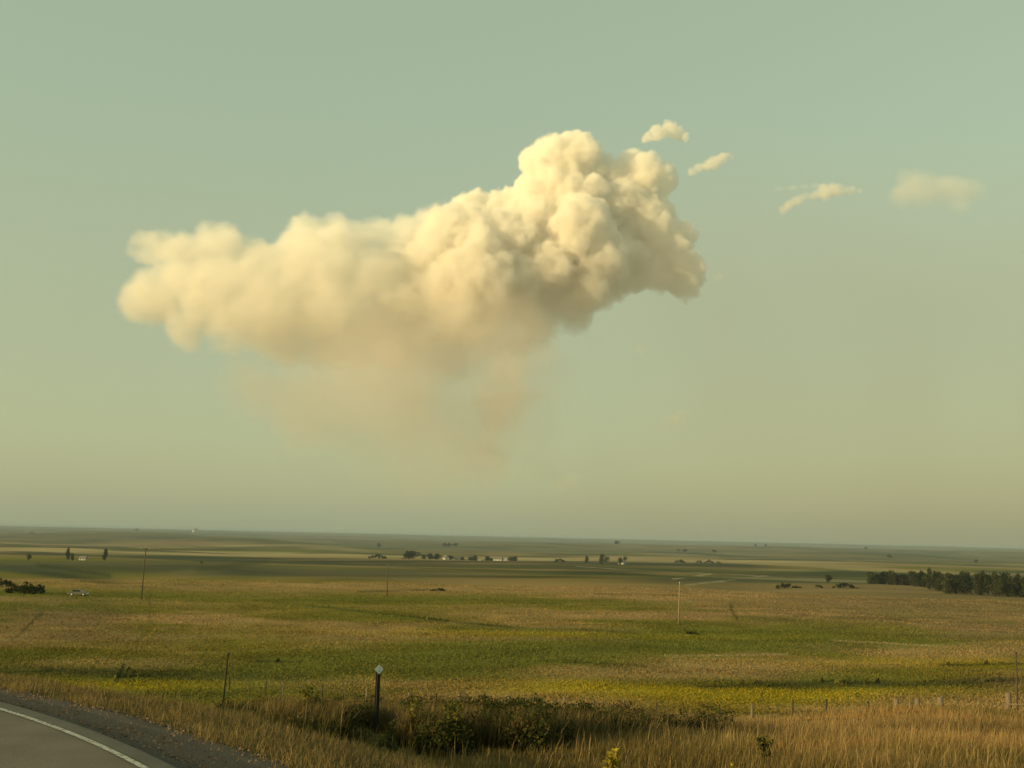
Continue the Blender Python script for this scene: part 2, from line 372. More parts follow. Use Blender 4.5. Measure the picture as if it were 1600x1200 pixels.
ribbon('gravel_verge', [.72, .82, 1.05, 1.4, 1.7, 2.0], [-2.60, -2.558, -2.578, -2.615, -2.655, -2.75], M_gravel, 'strip of brown gravel between the road and the grass', 'gravel', wav(220, .12))

def stones():
    iv = np.array([(1, 0, 0), (-1, 0, 0), (0, 1, 0), (0, -1, 0), (0, 0, 1), (0, 0, -1)], float)
    fc = np.array([(0, 2, 4), (2, 1, 4), (1, 3, 4), (3, 0, 4), (2, 0, 5), (1, 2, 5), (3, 1, 5), (0, 3, 5)])
    N = 16000; i = nrg.integers(440, 560, N); t = .55 + 1.35 * nrg.random(N)**.8
    f_ = nrg.random(N) * .25
    x = RC[i, 0] - np.sin(RC[i, 2]) * f_ + RT[i, 0] * t; y = RC[i, 1] + np.cos(RC[i, 2]) * f_ + RT[i, 1] * t; z = np.interp(t, PROF_T, PROF_Z)
    sz = .006 + .022 * nrg.random(N)**3
    V = iv[None] * sz[:, None, None] * nrg.uniform(.6, 1.3, (N, 6, 3)) + np.stack([x, y, z + sz * .3], -1)[:, None]
    Fc = (fc[None] + np.arange(N)[:, None, None] * 6).reshape(-1, 3)
    c = np.array((.15, .11, .08)) * nrg.uniform(.7, 1.9, (N, 1)) * np.array((1, .95, .9)); C = np.repeat(c, 6, 0)
    m, n, o = newmat('stone'); a = n.nodes.new('ShaderNodeVertexColor'); a.layer_name = 'tone'; d = n.nodes.new('ShaderNodeBsdfDiffuse')
    n.links.new(a.outputs[0], d.inputs[0]); n.links.new(d.outputs[0], o.inputs[0])
    tag(link('gravel_stones', mesh_np('gravel_stones', V.reshape(-1, 3), Fc, C), m), 'loose gravel stones scattered along the road shoulder', 'gravel', kind='stuff')
stones()

# ------------------------------------------------------------------ vegetation as blades
def blades(name, x, y, h, w, col, lean=.35, seg=2, mat=M_grass, label=None, cat='grass', tipcol=None, kind='stuff', z=None, wind=(.10, -.02)):
    N = len(x)
    if N == 0: return
    z = height(x, y) if z is None else z
    a = nrg.random(N) * 6.283; la = nrg.random(N) * 6.283; l = lean * h * nrg.random(N)
    lx = np.cos(la) * l + wind[0] * h; ly = np.sin(la) * l + wind[1] * h
    wx = np.cos(a) * w * .5; wy = np.sin(a) * w * .5
    b = np.stack([x, y, z - .03], -1); mid = b + np.stack([lx * .35, ly * .35, h * .55], -1); tip = b + np.stack([lx, ly, h * np.sqrt(np.maximum(1 - (l / h)**2, .3))], -1)
    W = np.stack([wx, wy, 0 * wx], -1)
    V = np.stack([b - W, b + W, mid - W * .8, mid + W * .8, tip], 1)
    fc = np.array([(0, 1, 3), (0, 3, 2), (2, 3, 4)])
    Fc = (fc[None] + np.arange(N)[:, None, None] * 5).reshape(-1, 3)
    tip_c = col if tipcol is None else tipcol
    C = np.stack([col, col, col * .6 + tip_c * .4, col * .6 + tip_c * .4, tip_c], 1).reshape(-1, 3)
    return tag(link(name, mesh_np(name, V.reshape(-1, 3), Fc, C), mat), label, cat, kind=kind)

def scatter_fore(N, d0, d1, p0, p1, power=1.0):
    """random spots in the wedge of ground in front of the camera"""
    u = nrg.random(N)
    D = d0 * (d1 / d0)**u if power == 1 else np.sqrt(d0 * d0 + u * (d1 * d1 - d0 * d0))
    px = nrg.uniform(p0, p1, N); x = (px - 800) / 1600 * D; return x, D.copy(), px

def mixcol(n, *cols):
    cols = np.array(cols); w = nrg.dirichlet(np.full(len(cols), .5), n); c = w @ cols
    return c * nrg.uniform(.65, 1.35, (n, 1))

STRAW = np.array((.30, .215, .095)); RUST = np.array((.25, .135, .055)); OLV = np.array((.12, .105, .028)); GRN = np.array((.075, .085, .02)); SEED = np.array((.17, .115, .065)); YGR = np.array((.20, .165, .03)); DGR = np.array((.030, .038, .014))

def thicket_mask(x, y):
    """where the dark shrub thicket fills the ditch (plan position)"""
    px = 800 + 1600 * x / y; q = (fbm(x, y, 3.0, 300, 3) - .5) * 3.2
    c = 26.0 + 2.0 * np.sin(px / 130); hw = 7.2
    a = sstep(390, 480, px + q * 60) * (1 - sstep(900, 1090, px + q * 110))
    d = 1 - np.abs(y - c + q * 2.5) / hw
    return a * sstep(0, .25, d)

# tall grass and weeds of the ditch and bank
N = 620000
x, y, px = scatter_fore(N, 9.5, 100, -60, 1680)
t = road_dist(x, y); tm = thicket_mask(x, y)
n1 = fbm(x, y, 4.5, 400, 3); n2 = fbm(x, y, 1.4, 420, 2); n3 = fbm(x, y, 9, 440, 2)
keep = (t > 4.3 + (n2 - .5) * 1.2) & (nrg.random(N) > tm * .85) & (nrg.random(N) < .35 + 1.0 * n2)
x, y, px, t, n1, n2, n3 = (q[keep] for q in (x, y, px, t, n1, n2, n3)); N = len(x)
left = (1 - sstep(600, 860, px + (n1 - .5) * 300))[:, None]
cl = mixcol(N, OLV, GRN, YGR, STRAW * .8); cr = mixcol(N, STRAW, RUST, SEED, OLV)
gr = sstep(.52, .66, n3)[:, None]; cr = cr * (1 - .6 * gr) + mixcol(N, OLV, GRN) * .6 * gr
ru = (sstep(.55, .7, n1) * .6)[:, None]; cr = cr * (1 - ru) + RUST * 1.1 * ru
col = cl * left + cr * (1 - left)
h = (.12 + .27 * nrg.random(N)**1.5) * (.65 + .7 * n2) * np.where(t < 5.5, .75, 1.0) * (1 - .45 * sstep(24, 38, y) * (1 - .8 * sstep(1250, 1350, px))) * (1 - .4 * sstep(20, 28, y) * (1 - sstep(760, 900, px))) * (1 - .35 * np.exp(-((px - 840) / 190)**2) * (y < 21)) * (1 + .5 * np.exp(-((px - 560) / 150)**2 - ((y - 17) / 4)**2))
stalk = nrg.random(N) < .045 * (.3 + 1.4 * n1); h = np.where(stalk, h * 1.5 + .05, h); mk = (np.abs(px - 600) < 45) & (y > 15) & (y < 22); h = np.where(mk, h * .6, h)
w = (.0035 + .00032 * y + .0035 * nrg.random(N)) * np.where(stalk, .8, 1)
col = np.where(stalk[:, None], STRAW * 1.1, col * (1.0 + .6 * sstep(.35, .65, n1))[:, None])
tip = col * .6 + np.where(nrg.random(N)[:, None] < .6, STRAW, SEED) * np.where(stalk, 1.0, .45)[:, None]
blades('tall_grass', x, y, h, w, col, .45, label='tall dry tan and olive grass covering the near bank', tipcol=tip)

# short dry verge along the road
N = 90000
i = nrg.integers(430, 640, N); tt = 1.5 + 3.6 * nrg.random(N); f_ = nrg.random(N) * .25
x = RC[i, 0] - np.sin(RC[i, 2]) * f_ + RT[i, 0] * tt; y = RC[i, 1] + np.cos(RC[i, 2]) * f_ + RT[i, 1] * tt
n2 = fbm(x, y, .8, 500, 3); k = (y > 4) & (nrg.random(N) < sstep(1.45, 2.2, tt + (n2 - .5) * 1.0)); x, y, n2 = x[k], y[k], n2[k]; N = len(x)
blades('verge_grass', x, y, (.07 + .13 * nrg.random(N)) * (.5 + n2), .006 + .004 * nrg.random(N), mixcol(N, STRAW * 1.1, SEED, OLV * 1.3, STRAW), .8, label='short dry grass of the verge beside the gravel')

# valley pasture tufts : spread evenly over the picture rows of the valley floor
N = 300000
v = nrg.uniform(66, 285, N); D = np.clip(17.8 * 1600 / v, 98, 430); px = nrg.uniform(-60, 1660, N)
x = (px - 800) / 1600 * D; y = D; zz = height(x, y, False)
c = cover(x, y, zz); n2 = fbm(x, y, 5, 620, 3)
k = nrg.random(N) < .25 + 1.1 * n2; x, y, zz, c, n2, D = x[k], y[k], zz[k], c[k], n2[k], D[k]; N = len(x)
lum = c.sum(1); bushy = (lum < .13)
h = (.06 + .14 * nrg.random(N)) * (.5 + n2) * np.where(bushy, 1.7, 1) * (1 + D / 500)
blades('pasture_grass', x, y, h, .10 + .0009 * D * nrg.random(N) + .06 * nrg.random(N), c * nrg.uniform(.8, 1.2, (N, 1)), .5, label='green and tan pasture grass over the valley floor', tipcol=c * nrg.uniform(.85, 1.35, (N, 1)), z=zz)

N = 16000
v = nrg.uniform(66, 265, N); D = np.clip(17.2 * 1600 / v, 98, 420); px = nrg.uniform(-60, 1660, N); x = (px - 800) / 1600 * D; y = D
zz = height(x, y, False); c = cover(x, y, zz); k = (c.sum(1) < .24) & (nrg.random(N) < sstep(.42, .62, fbm(x, y, 7, 640, 3))); x, y, zz, c, D = x[k], y[k], zz[k], c[k], D[k]; N = len(x)
h = .35 + .45 * nrg.random(N)
blades('pasture_weeds', x, y, h, h * 1.1, c * nrg.uniform(.65, 1.25, (N, 1)), .5, label='darker weedy clumps scattered through the green pasture', cat='weeds', z=zz)

# leaf scatter used by shrubs and trees
def leaves(lobes, n, size, cols, seed, squash=1.0, shell=.55):
    g = np.random.default_rng(seed); L = np.array(lobes, float); vol = L[:, 3]**2; pick = g.choice(len(L), n, p=vol / vol.sum())
    d = g.normal(size=(n, 3)); d /= np.linalg.norm(d, axis=1)[:, None]
    rad = L[pick, 3] * (shell + (1 - shell) * g.random(n)**.6) * g.uniform(.85, 1.12, n)
    P = L[pick, :3] + d * rad[:, None] * np.array((1, 1, squash))
    s = size * g.uniform(.5, 1.4, n); a = g.normal(size=(n, 3)); a /= np.linalg.norm(a, axis=1)[:, None]
    b = np.cross(a, g.normal(size=(n, 3))); b /= np.linalg.norm(b, axis=1)[:, None]
    V = np.stack([P - a * s[:, None], P + b * s[:, None] * .6, P + a * s[:, None], P - b * s[:, None] * .6], 1)
    Fc = np.arange(n * 4).reshape(n, 4)
    lobe_tone = g.uniform(.75, 1.25, len(L))[pick]
    C = np.array(cols)[g.integers(0, len(cols), n)] * (lobe_tone * g.uniform(.7, 1.3, n))[:, None]
    return V.reshape(-1, 3), Fc, np.repeat(C, 4, 0)

# ditch thicket
def thicket():
    Vs, Fs, Cs = [], [], []; off = 0; k = 0
    while k < 250:
        px = rng.uniform(370, 1130); D = rng.uniform(17.5, 34); x = (px - 800) / 1600 * D
        if rng.random() > float(thicket_mask(np.array([x]), np.array([D]))[0]) or (abs(px - 600) < 50 and D < 21.2): continue
        z = gz(x, D); hh = rng.uniform(.35, .78) * (.75 if px < 620 else .95); lob = []
        for q in range(rng.randint(4, 7)):
            lob.append((x + rng.uniform(-.55, .55), D + rng.uniform(-.5, .5), z + rng.uniform(.12, .8) * hh, rng.uniform(.18, .38) * hh + .05))
        pal = [DGR * 1.2, DGR * 1.7, DGR, OLV * .6] if rng.random() < .62 else [OLV * .9, SEED * .6, DGR * 2]
        V, Fc, C = leaves(lob, 900, .030, pal, 1000 + k, 1.0, .35)
        Vs.append(V); Fs.append(Fc + off); Cs.append(C); off += len(V); k += 1
    tag(link('thicket', mesh_np('thicket', np.concatenate(Vs), np.concatenate(Fs), np.concatenate(Cs)), M_leaf), 'dark leafy shrub thicket filling the ditch behind the marker post', 'thicket', kind='stuff')
thicket()
N = 100000
x, y, px = scatter_fore(N, 18, 34, 360, 1140); tm = thicket_mask(x, y); k = (nrg.random(N) < tm) & ~((np.abs(px - 600) < 40) & (y < 20.6)); x, y = x[k], y[k]; N = len(x)
blades('thicket_stems', x, y, .28 + .42 * nrg.random(N), .012 + .008 * nrg.random(N), mixcol(N, DGR * 1.4, OLV * .7, SEED * .7), .45, label='thin seeding stems rising through the dark thicket', tipcol=mixcol(N, SEED, OLV, STRAW), cat='weeds')

# single weeds
def weed(px, D, hgt, cols, label, n=170, sz=.03):
    p = ground_at(px, D); o = empty('weed_plant', p); tag(o, label, 'weed')
    st = MB(); lob = []
    for q in range(6):
        a = rng.uniform(0, 6.28); e = rng.uniform(.05, .32) * hgt; hq = hgt * rng.uniform(.65, 1)
        top = Vector((math.cos(a) * e, math.sin(a) * e, hq)); st.tube([(0, 0, -.05), top * .5 + Vector((0, 0, .06)), top], [.012, .008, .004], 5)
        for w_ in (.4, .6, .8, .98): lob.append((*(top * w_), .05 + .05 * hgt))
    st.build('stem', M_stem, o)
    V, Fc, C = leaves(lob, n, sz, cols, int(px), 1.0, .2); link('foliage', mesh_np('foliage', V, Fc, C), M_leaf, o)
M_stem = mat_plain('weed_stem', (.12, .11, .04), .9)
YL = [YGR * 1.5, YGR * 1.2, np.array((.34, .27, .03))]
weed(965, 14.6, .55, YL, 'bright yellow-green weed at the bottom edge right of centre', 420, .035)
weed(1137, 14.4, .32, YL, 'small low yellow weed on the dry grass at the bottom edge', 200, .03)
weed(1190, 16, .45, [DGR * 2.2, OLV * .8], 'dull dark green weed in the tan grass right of the yellow ones', 260, .035)
weed(663, 18.5, .75, [OLV * 1.5, YGR, GRN], 'leafy pale weed in front of the thicket nearest the marker post', 300, .035)
weed(712, 18.0, .85, [OLV * 1.5, YGR, GRN], 'taller branching pale weed in front of the dark thicket', 320, .035)
weed(500, 20, .85, [OLV * 1.3, YGR, GRN], 'olive weed standing in the grass left of the marker post', 320, .035)

# ------------------------------------------------------------------ trees and bushes
def tree_meshes(seed, H, Wd, cols, n=700, lo=.18):
    g = random.Random(seed); lob = []
    for q in range(9):
        zf = g.uniform(lo, .92); e = Wd * .5 * math.sin(math.pi * min(1, max(.12, (zf - lo * .5) / (1.02 - lo * .5))))**.7 * g.uniform(.1, .8); a = g.uniform(0, 6.28)
        lob.append((math.cos(a) * e, math.sin(a) * e, zf * H, Wd * g.uniform(.14, .27)))
    lob.append((0, 0, H * .85, Wd * .2)); lob.append((0, 0, H * .55, Wd * .3))
    V, Fc, C = leaves(lob, n, Wd * .05, cols, seed, 1.05, .3); cm = mesh_np('crown', V, Fc, C); cm.materials.append(M_leaf)
    t = MB(); t.tube([(0, 0, -.4), (.03 * Wd, 0, H * .3), (0, .02 * Wd, H * .8)], [H * .03, H * .022, H * .006], 7)
    for q in range(5):
        l = lob[q]; t.tube([(.02 * Wd, 0, H * g.uniform(.25, .45)), (l[0] * .9, l[1] * .9, l[2])], [H * .012, H * .004], 5)
    bmesh.ops.recalc_face_normals(t.bm, faces=t.bm.faces); tm_ = bpy.data.meshes.new('trunk'); t.bm.to_mesh(tm_); t.bm.free(); tm_.materials.append(M_bark)
    return tm_, cm
TG = [np.array((.030, .040, .016)), np.array((.042, .052, .020)), np.array((.022, .030, .014))]
TG2 = [np.array((.055, .062, .024)), np.array((.075, .078, .03)), np.array((.035, .042, .018))]
PROTO = [tree_meshes(s, 10, w, c, n) for s, w, c, n in ((1, 8, TG, 900), (2, 9.5, TG, 900), (3, 6.5, TG2, 800), (4, 11, TG2, 1000), (5, 13, TG, 1000))]
PROTO += [tree_meshes(s, 10, w, c, n, .04) for s, w, c, n in ((6, 10, TG, 1200), (7, 9, TG2, 1200))]
def tree(px, D, H, W, kind, label, group=None, cat='tree'):
    p = ground_at(px, D); o = empty('tree', p, rng.uniform(0, 6.28)); tag(o, label, cat, group)
    tm_, cm = PROTO[kind]; base = (8, 9.5, 6.5, 11, 13, 10, 9)[kind]
    for nm, me in (('trunk', tm_), ('crown', cm)):
        c = bpy.data.objects.new(nm, me); COL.objects.link(c); c.parent = o; c.scale = (W / base, W / base, H / 10)
    return o
tree(49, 1330, 8, 7.5, 1, 'small round dark tree, leftmost of the three lone trees on the far slope')
tree(110, 1340, 16.5, 9.5, 0, 'tall narrow dark tree in the middle of the three lone trees at far left')
tree(117, 1350, 9, 8, 3, 'low spreading tree leaning against the tall narrow tree at far left')
tree(168, 1330, 16, 11, 0, 'broad dark tree, rightmost of the three lone trees at far left')
tree(641, 2050, 15, 46, 4, 'largest rounded dark tree left of the white farm buildings')
tree(1292, 1080, 8.5, 9, 1, 'lone dark tree left of the tree belt, beside the dirt road')
for q, px in enumerate((664, 674, 683, 703, 724, 738, 744, 762, 771, 800, 806)):
    tree(px, 2150 + rng.uniform(-60, 120), rng.uniform(8, 14), rng.uniform(14, 24), rng.choice((1, 3, 4)), 'small tree among the white farm buildings in the middle distance', 'trees around the farmstead')
tree(917, 2050, 16, 13, 0, 'slim tree, leftmost of the three clumps on the pale field'); tree(940, 2030, 19, 17, 3, 'tall open tree in the middle clump on the pale field')
tree(947, 2060, 17, 15, 2, 'rounder tree touching the tall open tree on the pale field'); tree(969, 2040, 14, 15, 1, 'squat dark tree right of the middle clump, beside the pale shed'); tree(976, 2080, 17, 13, 2, 'pale tree behind the squat one beside the pale shed')
for q in range(26):
    px = 1357 + q * 3.8 + rng.uniform(-2, 2)
    tree(px, 1080 + rng.uniform(-20, 60) - q * 5, rng.uniform(8, 14), rng.uniform(11, 17), rng.choice((0, 1, 3, 5)), 'dusky tree of the lower left half of the tree belt at right', 'lower trees of the right-hand tree belt')
for q in range(34):
    px = 1448 + q * 4.9 + rng.uniform(-3, 3)
    tree(px, 850 - q * 2.5 + rng.uniform(-25, 60), rng.uniform(10, 18), rng.uniform(9, 15), rng.choice((0, 1, 2, 2, 3, 5, 6)), 'leafy tree of the taller half of the belt at the right edge', 'taller trees of the right-hand tree belt')

def shrub(name, px, D, W, H, label, cols, n=1500, sz=.22, group=None):
    p = ground_at(px, D); g = random.Random(int(px * 7 + D)); o = empty(name, p); tag(o, label, 'shrub', group)
    lob = []
    for q in range(26):
        a = g.uniform(-1, 1); hz = H * (1 - abs(a)**2.2) * g.uniform(.25, .78); lob.append((a * W * .45, g.uniform(-.3, .3) * W, hz, H * g.uniform(.18, .32)))
    V, Fc, C = leaves(lob, n, sz, cols, int(px), 1.0, .4); link('foliage', mesh_np('foliage', V, Fc, C), M_leaf, o)
    s = MB()
    for q in range(7): s.tube([(lob[q][0] * .02, lob[q][1] * .02, -.2), (lob[q][0] * .9, lob[q][1] * .9, lob[q][2])], [.07, .03], 5)
    s.build('stem', M_bark, o)
shrub('shrub', 46, 262, 9.5, 3.5, 'large dark bush on the green rise at the left edge', [DGR, DGR * 1.4, GRN * .6], 2600, .2)
shrub('shrub', 8, 300, 9, 2.6, 'low dark bush behind the large bush, cut by the left frame edge', [DGR, DGR * 1.3], 1500, .2)
shrub('shrub', 689, 330, 5.5, 1.1, 'small flat dark bush on the tan crest right of the centre pole', [DGR * 1.5, GRN * .7], 900, .14)
shrub('shrub', 1079, 196, 3.2, .7, 'low green bush just right of the foot of the tall pole', [GRN * .9, DGR * 1.6], 900, .09)
shrub('shrub', 603, 560, 4, 2.6, 'small dark bush behind the thin pole in the middle', [DGR, DGR * 1.4], 700, .2)
shrub('shrub', 592, 2100, 46, 9, 'long low dark mound of brush left of the farm trees', [DGR, DGR * 1.3, BROWN * .4], 1500, .9)
for px, D, W, H in ((875, 1950, 24, 7), (1062, 2250, 26, 8), (1092, 2230, 16, 7), (1108, 2230, 20, 9), (1122, 2200, 12, 6), (318, 1150, 5, 3), (1230, 905, 22, 5), (1318, 880, 20, 5), (1278, 890, 8, 3)):
    shrub('shrub', px, D, W, H, 'scattered dark bush on the distant fields', [DGR, DGR * 1.4], 600, W * .035, 'bushes scattered over the distant fields')
# far specks of trees on the hills, one thing each
for px, D, H in ((50, 7000, 24), (214, 12000, 30), (695, 5200, 20), (702, 5200, 20), (713, 5200, 18), (592, 5000, 22), (963, 6800, 22), (1060, 5200, 14), (1070, 5200, 14), (1116, 5200, 14), (1180, 8000, 22), (1197, 8000, 22), (1390, 4300, 12), (1524, 3600, 11), (1352, 7600, 18)):
    tree(px, D, H, H * rng.uniform(1.2, 2.6), rng.choice((0, 1, 4)), 'tiny tree speck on the hazy hills below the skyline', 'tree specks on the far hills')

# far scrub strips as a mass
def far_scrub():
    N = 60000; px = nrg.uniform(-60, 1660, N); v = nrg.uniform(20, 74, N); D = np.interp(-v, [-74, -66, -55, -45, -35, -27, -20], [430, 900, 1250, 1700, 2400, 3500, 5000])
    D = D * nrg.uniform(.93, 1.07, N); x = (px - 800) / 1600 * D; y = D; z = height(x, y, False); c = cover(x, y, z); lum = c.sum(1)
    k = (lum < .11) & (nrg.random(N) < .8); x, y, z, c, D = x[k], y[k], z[k], c[k], D[k]; N = len(x)
    h = (.4 + 1.3 * nrg.random(N)**2) * np.minimum(D / 900, 2.2)
    blades('far_scrub', x, y, h, h * 1.6, c * nrg.uniform(.6, 1.2, (N, 1)), .4, label='dark low scrub along the folds of the far fields', cat='scrub', z=z)
far_scrub()

# ------------------------------------------------------------------ dirt roads on the far fields
def dirt_road(pts, width, label):
    P = [ground_at(a, d) for a, d in pts]; L = []
    for A, B in zip(P, P[1:]):
        for q in range(14): L.append(A.lerp(B, q / 14))
    V = []; n = len(L)
    for i, p in enumerate(L):
        t = (L[min(i + 1, n - 1)] - L[max(i - 1, 0)]); t.z = 0; t.normalize(); nn = Vector((t.y, -t.x, 0))
        for s in (-.5, 0, .5):
            q = p + nn * width * s; V.append((q.x, q.y, gz(q.x, q.y) + .25))
    idx = np.arange(n * 3).reshape(n, 3); Fq = np.stack([idx[:-1, :-1], idx[:-1, 1:], idx[1:, 1:], idx[1:, :-1]], -1).reshape(-1, 4)
    tag(link('dirt_road', mesh_np('dirt_road', np.array(V), Fq), M_dirt), label, 'dirt road', kind='structure')
M_dirt = mat_plain('pale_dirt', (.36, .29, .19), .95, var=.2, scale=.3)
dirt_road([(900, 1720), (980, 1690), (1060, 1640), (1160, 1560), (1260, 1480), (1340, 1440)], 11, 'pale dirt road crossing the far fields right of centre')
dirt_road([(1500, 1500), (1560, 1420), (1640, 1350)], 10, 'pale track passing behind the tall trees at right')

# ------------------------------------------------------------------ farm buildings
def house(px, D, W, L, H, rz, label, wall=M_wallw, group=None, rise=.45):
    p = ground_at(px, D); o = empty('farm_building', p, rz); tag(o, label, 'building', group)
    b = MB(); b.prism([(-W / 2, -1), (W / 2, -1), (W / 2, H), (0, H + W * rise), (-W / 2, H)], -L / 2, L / 2); b.build('wall', wall, o)
    r = MB(); t = .25; e = .5
    for s in (-1, 1):
        r.prism([(0, H + W * rise + .06), (s * (W / 2 + e), H - e * rise * 2 + .06), (s * (W / 2 + e), H - e * rise * 2 + t + .06), (0, H + W * rise + t + .06)], -L / 2 - e, L / 2 + e)
    r.build('roof', M_roof, o)
    d = MB(); d.box((0, -L / 2 - .03, 1.05), (1.1, .1, 2.1)); d.build('door', M_dark, o)
    for s in (-1, 1):
        for yy in (-.25, .25):
            w_ = MB(); w_.box((s * (W / 2 + .02), yy * L, H * .6), (.1, 1.2, 1.2)); w_.build('window', M_dark, o)
house(698, 2140, 9, 14, 5, .4, 'white farm house with grey roof, leftmost of the farm buildings')
house(716, 2160, 7, 9, 4, 1.1, 'small white shed second from the left at the farmstead')
house(750, 2160, 6, 8, 4, .2, 'small narrow white shed near the middle of the farmstead')
house(779, 2120, 11, 18, 6, 1.4, 'large pale barn near the right end of the farmstead')
house(790, 2120, 8, 11, 7, .1, 'tall white farm building right beside the large pale barn')
house(972, 2070, 9, 12, 4.5, .9, 'pale shed beside the squat dark tree on the pale field')
house(134, 1400, 6, 9, 2.6, 1.5, 'low pale shed between the lone trees at far left')
house(306, 11500, 60, 90, 22, .5, 'bright white building speck on the far left hills')

# ------------------------------------------------------------------ parked old car on the pasture
def old_car(px, D):
    p = ground_at(px, D); o = empty('parked_car', p, R(8)); tag(o, 'old grey car standing in the pasture right of the large dark bush', 'car')
    paint = mat_plain('dull_pale_paint', (.11, .11, .095), .5, var=.12, scale=2)
    b = MB(); b.prism([(-2.15, .32), (2.15, .32), (2.2, .6), (2.1, .86), (.95, .95), (-1.3, .95), (-2.12, .9), (-2.2, .6)], -.84, .84); b.build('body', paint, o)
    c = MB(); c.prism([(-1.55, .952), (.95, .952), (.35, 1.36), (-1.05, 1.36)], -.70, .70); c.build('glasshouse', M_dark, o)
    r = MB(); r.box((-.35, 0, 1.40), (1.5, 1.44, .07), .03)
    for x0, x1 in ((.95, .33), (-1.55, -1.03), (-.3, -.3)):
        for s in (-1, 1): r.tube([(x0, s * .72, .95), (x1, s * .70, 1.38)], .04, 6)
    r.build('roof', paint, o)
    for xb in (-2.24, 2.24):
        bp = MB(); bp.box((xb, 0, .5), (.12, 1.6, .16), .03); bp.build('bumper', M_white, o)
    for sx in (-1.35, 1.35):
        for s in (-1, 1):
            w_ = MB(); w_.tube([(sx, s * .70, .32), (sx, s * .87, .32)], .32, 16); wo = w_.build('wheel', M_rubber, o)
            h_ = MB(); h_.tube([(sx, s * .872, .32), (sx, s * .89, .32)], .17, 12); h_.build('hubcap', M_white, wo)
    for s in (-1, 1):
        hl = MB(); hl.tube([(2.2, s * .6, .7), (2.24, s * .6, .7)], .09, 10); hl.build('headlight', M_reflect, o)
old_car(131, 258)

# ------------------------------------------------------------------ roadside marker
def marker():
    p = ground_at(600, 20); o = empty('marker_post', p, R(30)); tag(o, 'dark roadside marker post topped with a white diamond reflector', 'marker post')
    top = ray(600, 1046); zt = top.z / top.y * 20 - p.z
    b = MB()
    b.prism([(-.045, -.012), (-.024, -.012), (-.020, .014), (.020, .014), (.024, -.012), (.045, -.012), (.045, -.006), (.028, -.006), (.024, .020), (-.024, .020), (-.028, -.006), (-.045, -.006)], 0, 1)
    for v in b.bm.verts: v.co = Vector((v.co.x, -v.co.z, v.co.y * (zt + .02) - .02))
    post = b.build('post', M_post, o)
    d = MB(); s = .062
    d.box((0, -.03, zt), (s * 2, .006, s * 2), .0, Euler((0, R(45), 0)).to_matrix()); re = d.build('reflector', M_reflect, o)
    for zz in (-.03, .03):
        k = MB(); k.tube([(0, -.033, zt + zz), (0, -.038, zt + zz)], .008, 8); k.build('bolt', M_steel, re)
marker()

# ------------------------------------------------------------------ wire fence across the foot of the bank
def fence():
    Z0 = 110.0; b = .0146 * Z0; a = .02085 * Z0; X0 = -.226 * Z0
    o = empty('wire_fence', (X0, Z0, gz(X0, Z0))); tag(o, 'long wire fence on thin posts behind the ditch thicket', 'fence')
    base = Vector(o.location)
    st = MB(); st.box((0, 0, .65), (.11, .02, 1.7)); st.box((0, .04, .65), (.02, .08, 1.7)); sp = st.build('post', M_steel, o)
    wp = MB(); wp.tube([(0, 0, -.4), (0, 0, .6), (.01, 0, 1.45)], [.11, .105, .095], 9); wd = wp.build('post', M_wood, o)
    wood = {5, 7, 11, 13, 15, 19, 23}; pts = []
    first = {0: True, 1: True}
    for k in range(-2, 25):
        x, y = X0 + a * k + rng.uniform(-.25, .25), Z0 - b * k; z = gz(x, y); pts.append(Vector((x, y, z)) - base)
        isw = k in wood; src = wd if isw else sp
        if first[isw]: c = src; first[isw] = False
        else: c = src.copy(); COL.objects.link(c); c.parent = o
        c.location = pts[-1]; c.rotation_euler = (rng.uniform(-.05, .05), rng.uniform(-.07, .07), rng.uniform(-.4, .4)); hs = rng.uniform(.9, 1.12); c.scale = (1, 1, hs)
    for h in (.35, .65, .92, 1.15):
        w_ = MB(); w_.tube([p + Vector((0, -.03, h)) for p in pts], .006, 4); w_.build('wire', M_steel, o)
fence()

# ------------------------------------------------------------------ short wooden posts on the right bank
def wooden_post(px, D, topy, diam, label, tilt=(0, 0)):
    p = ground_at(px, D); d = ray(px, topy); zt = d.z / d.y * D - p.z
    o = empty('wooden_post', p); o.rotation_euler = (tilt[0], tilt[1], rng.uniform(0, 3)); tag(o, label, 'post', 'short wooden posts on the right bank')
    b = MB(); r_ = diam / 2; b.tube([(0, 0, -.2), (0, 0, zt * .5), (0, 0, zt - .015), (0, 0, zt)], [r_, r_ * .97, r_ * .93, r_ * .85], 14); b.build('shaft', M_wood, o)
    s = MB(); s.tube([(r_ * .9, 0, zt - .16), (r_ * 1.1, 0, zt - .16)], .008, 5); s.build('staple', M_rust, o)
wooden_post(1393, 52, 1091, .27, 'short wooden post, leftmost of the three close together on the right bank', (.0, .02))
wooden_post(1424.5, 52, 1091, .25, 'short wooden post, middle of the three close together on the right bank', (0, -.02))
wooden_post(1460, 52, 1089, .31, 'thick wooden post, rightmost of the three close together, pale on its left side', (.01, .02))
wooden_post(1565, 52, 1082, .29, 'stout wooden post beside the slim pole near the right edge', (0, .03))
wooden_post(1597.5, 52, 1081, .31, 'pale wooden post cut by the right frame edge')
p1 = ground_at(1556, 51.6); d1 = ray(1556, 1100); q1 = Vector((p1.x, 51.6, d1.z / d1.y * 51.6)); d2 = ray(1668, 1102); q2 = Vector(((1668 - 800) / 1600 * 51.6, 51.6, d2.z / d2.y * 51.6))
o = empty('fence_rail', (q1 + q2) / 2); tag(o, 'thin pale rail lying low across the two posts at the right edge', 'rail')
b = MB(); b.tube([q1 - (q1 + q2) / 2, q2 - (q1 + q2) / 2], .035, 8); b.build('bar', M_wood, o)

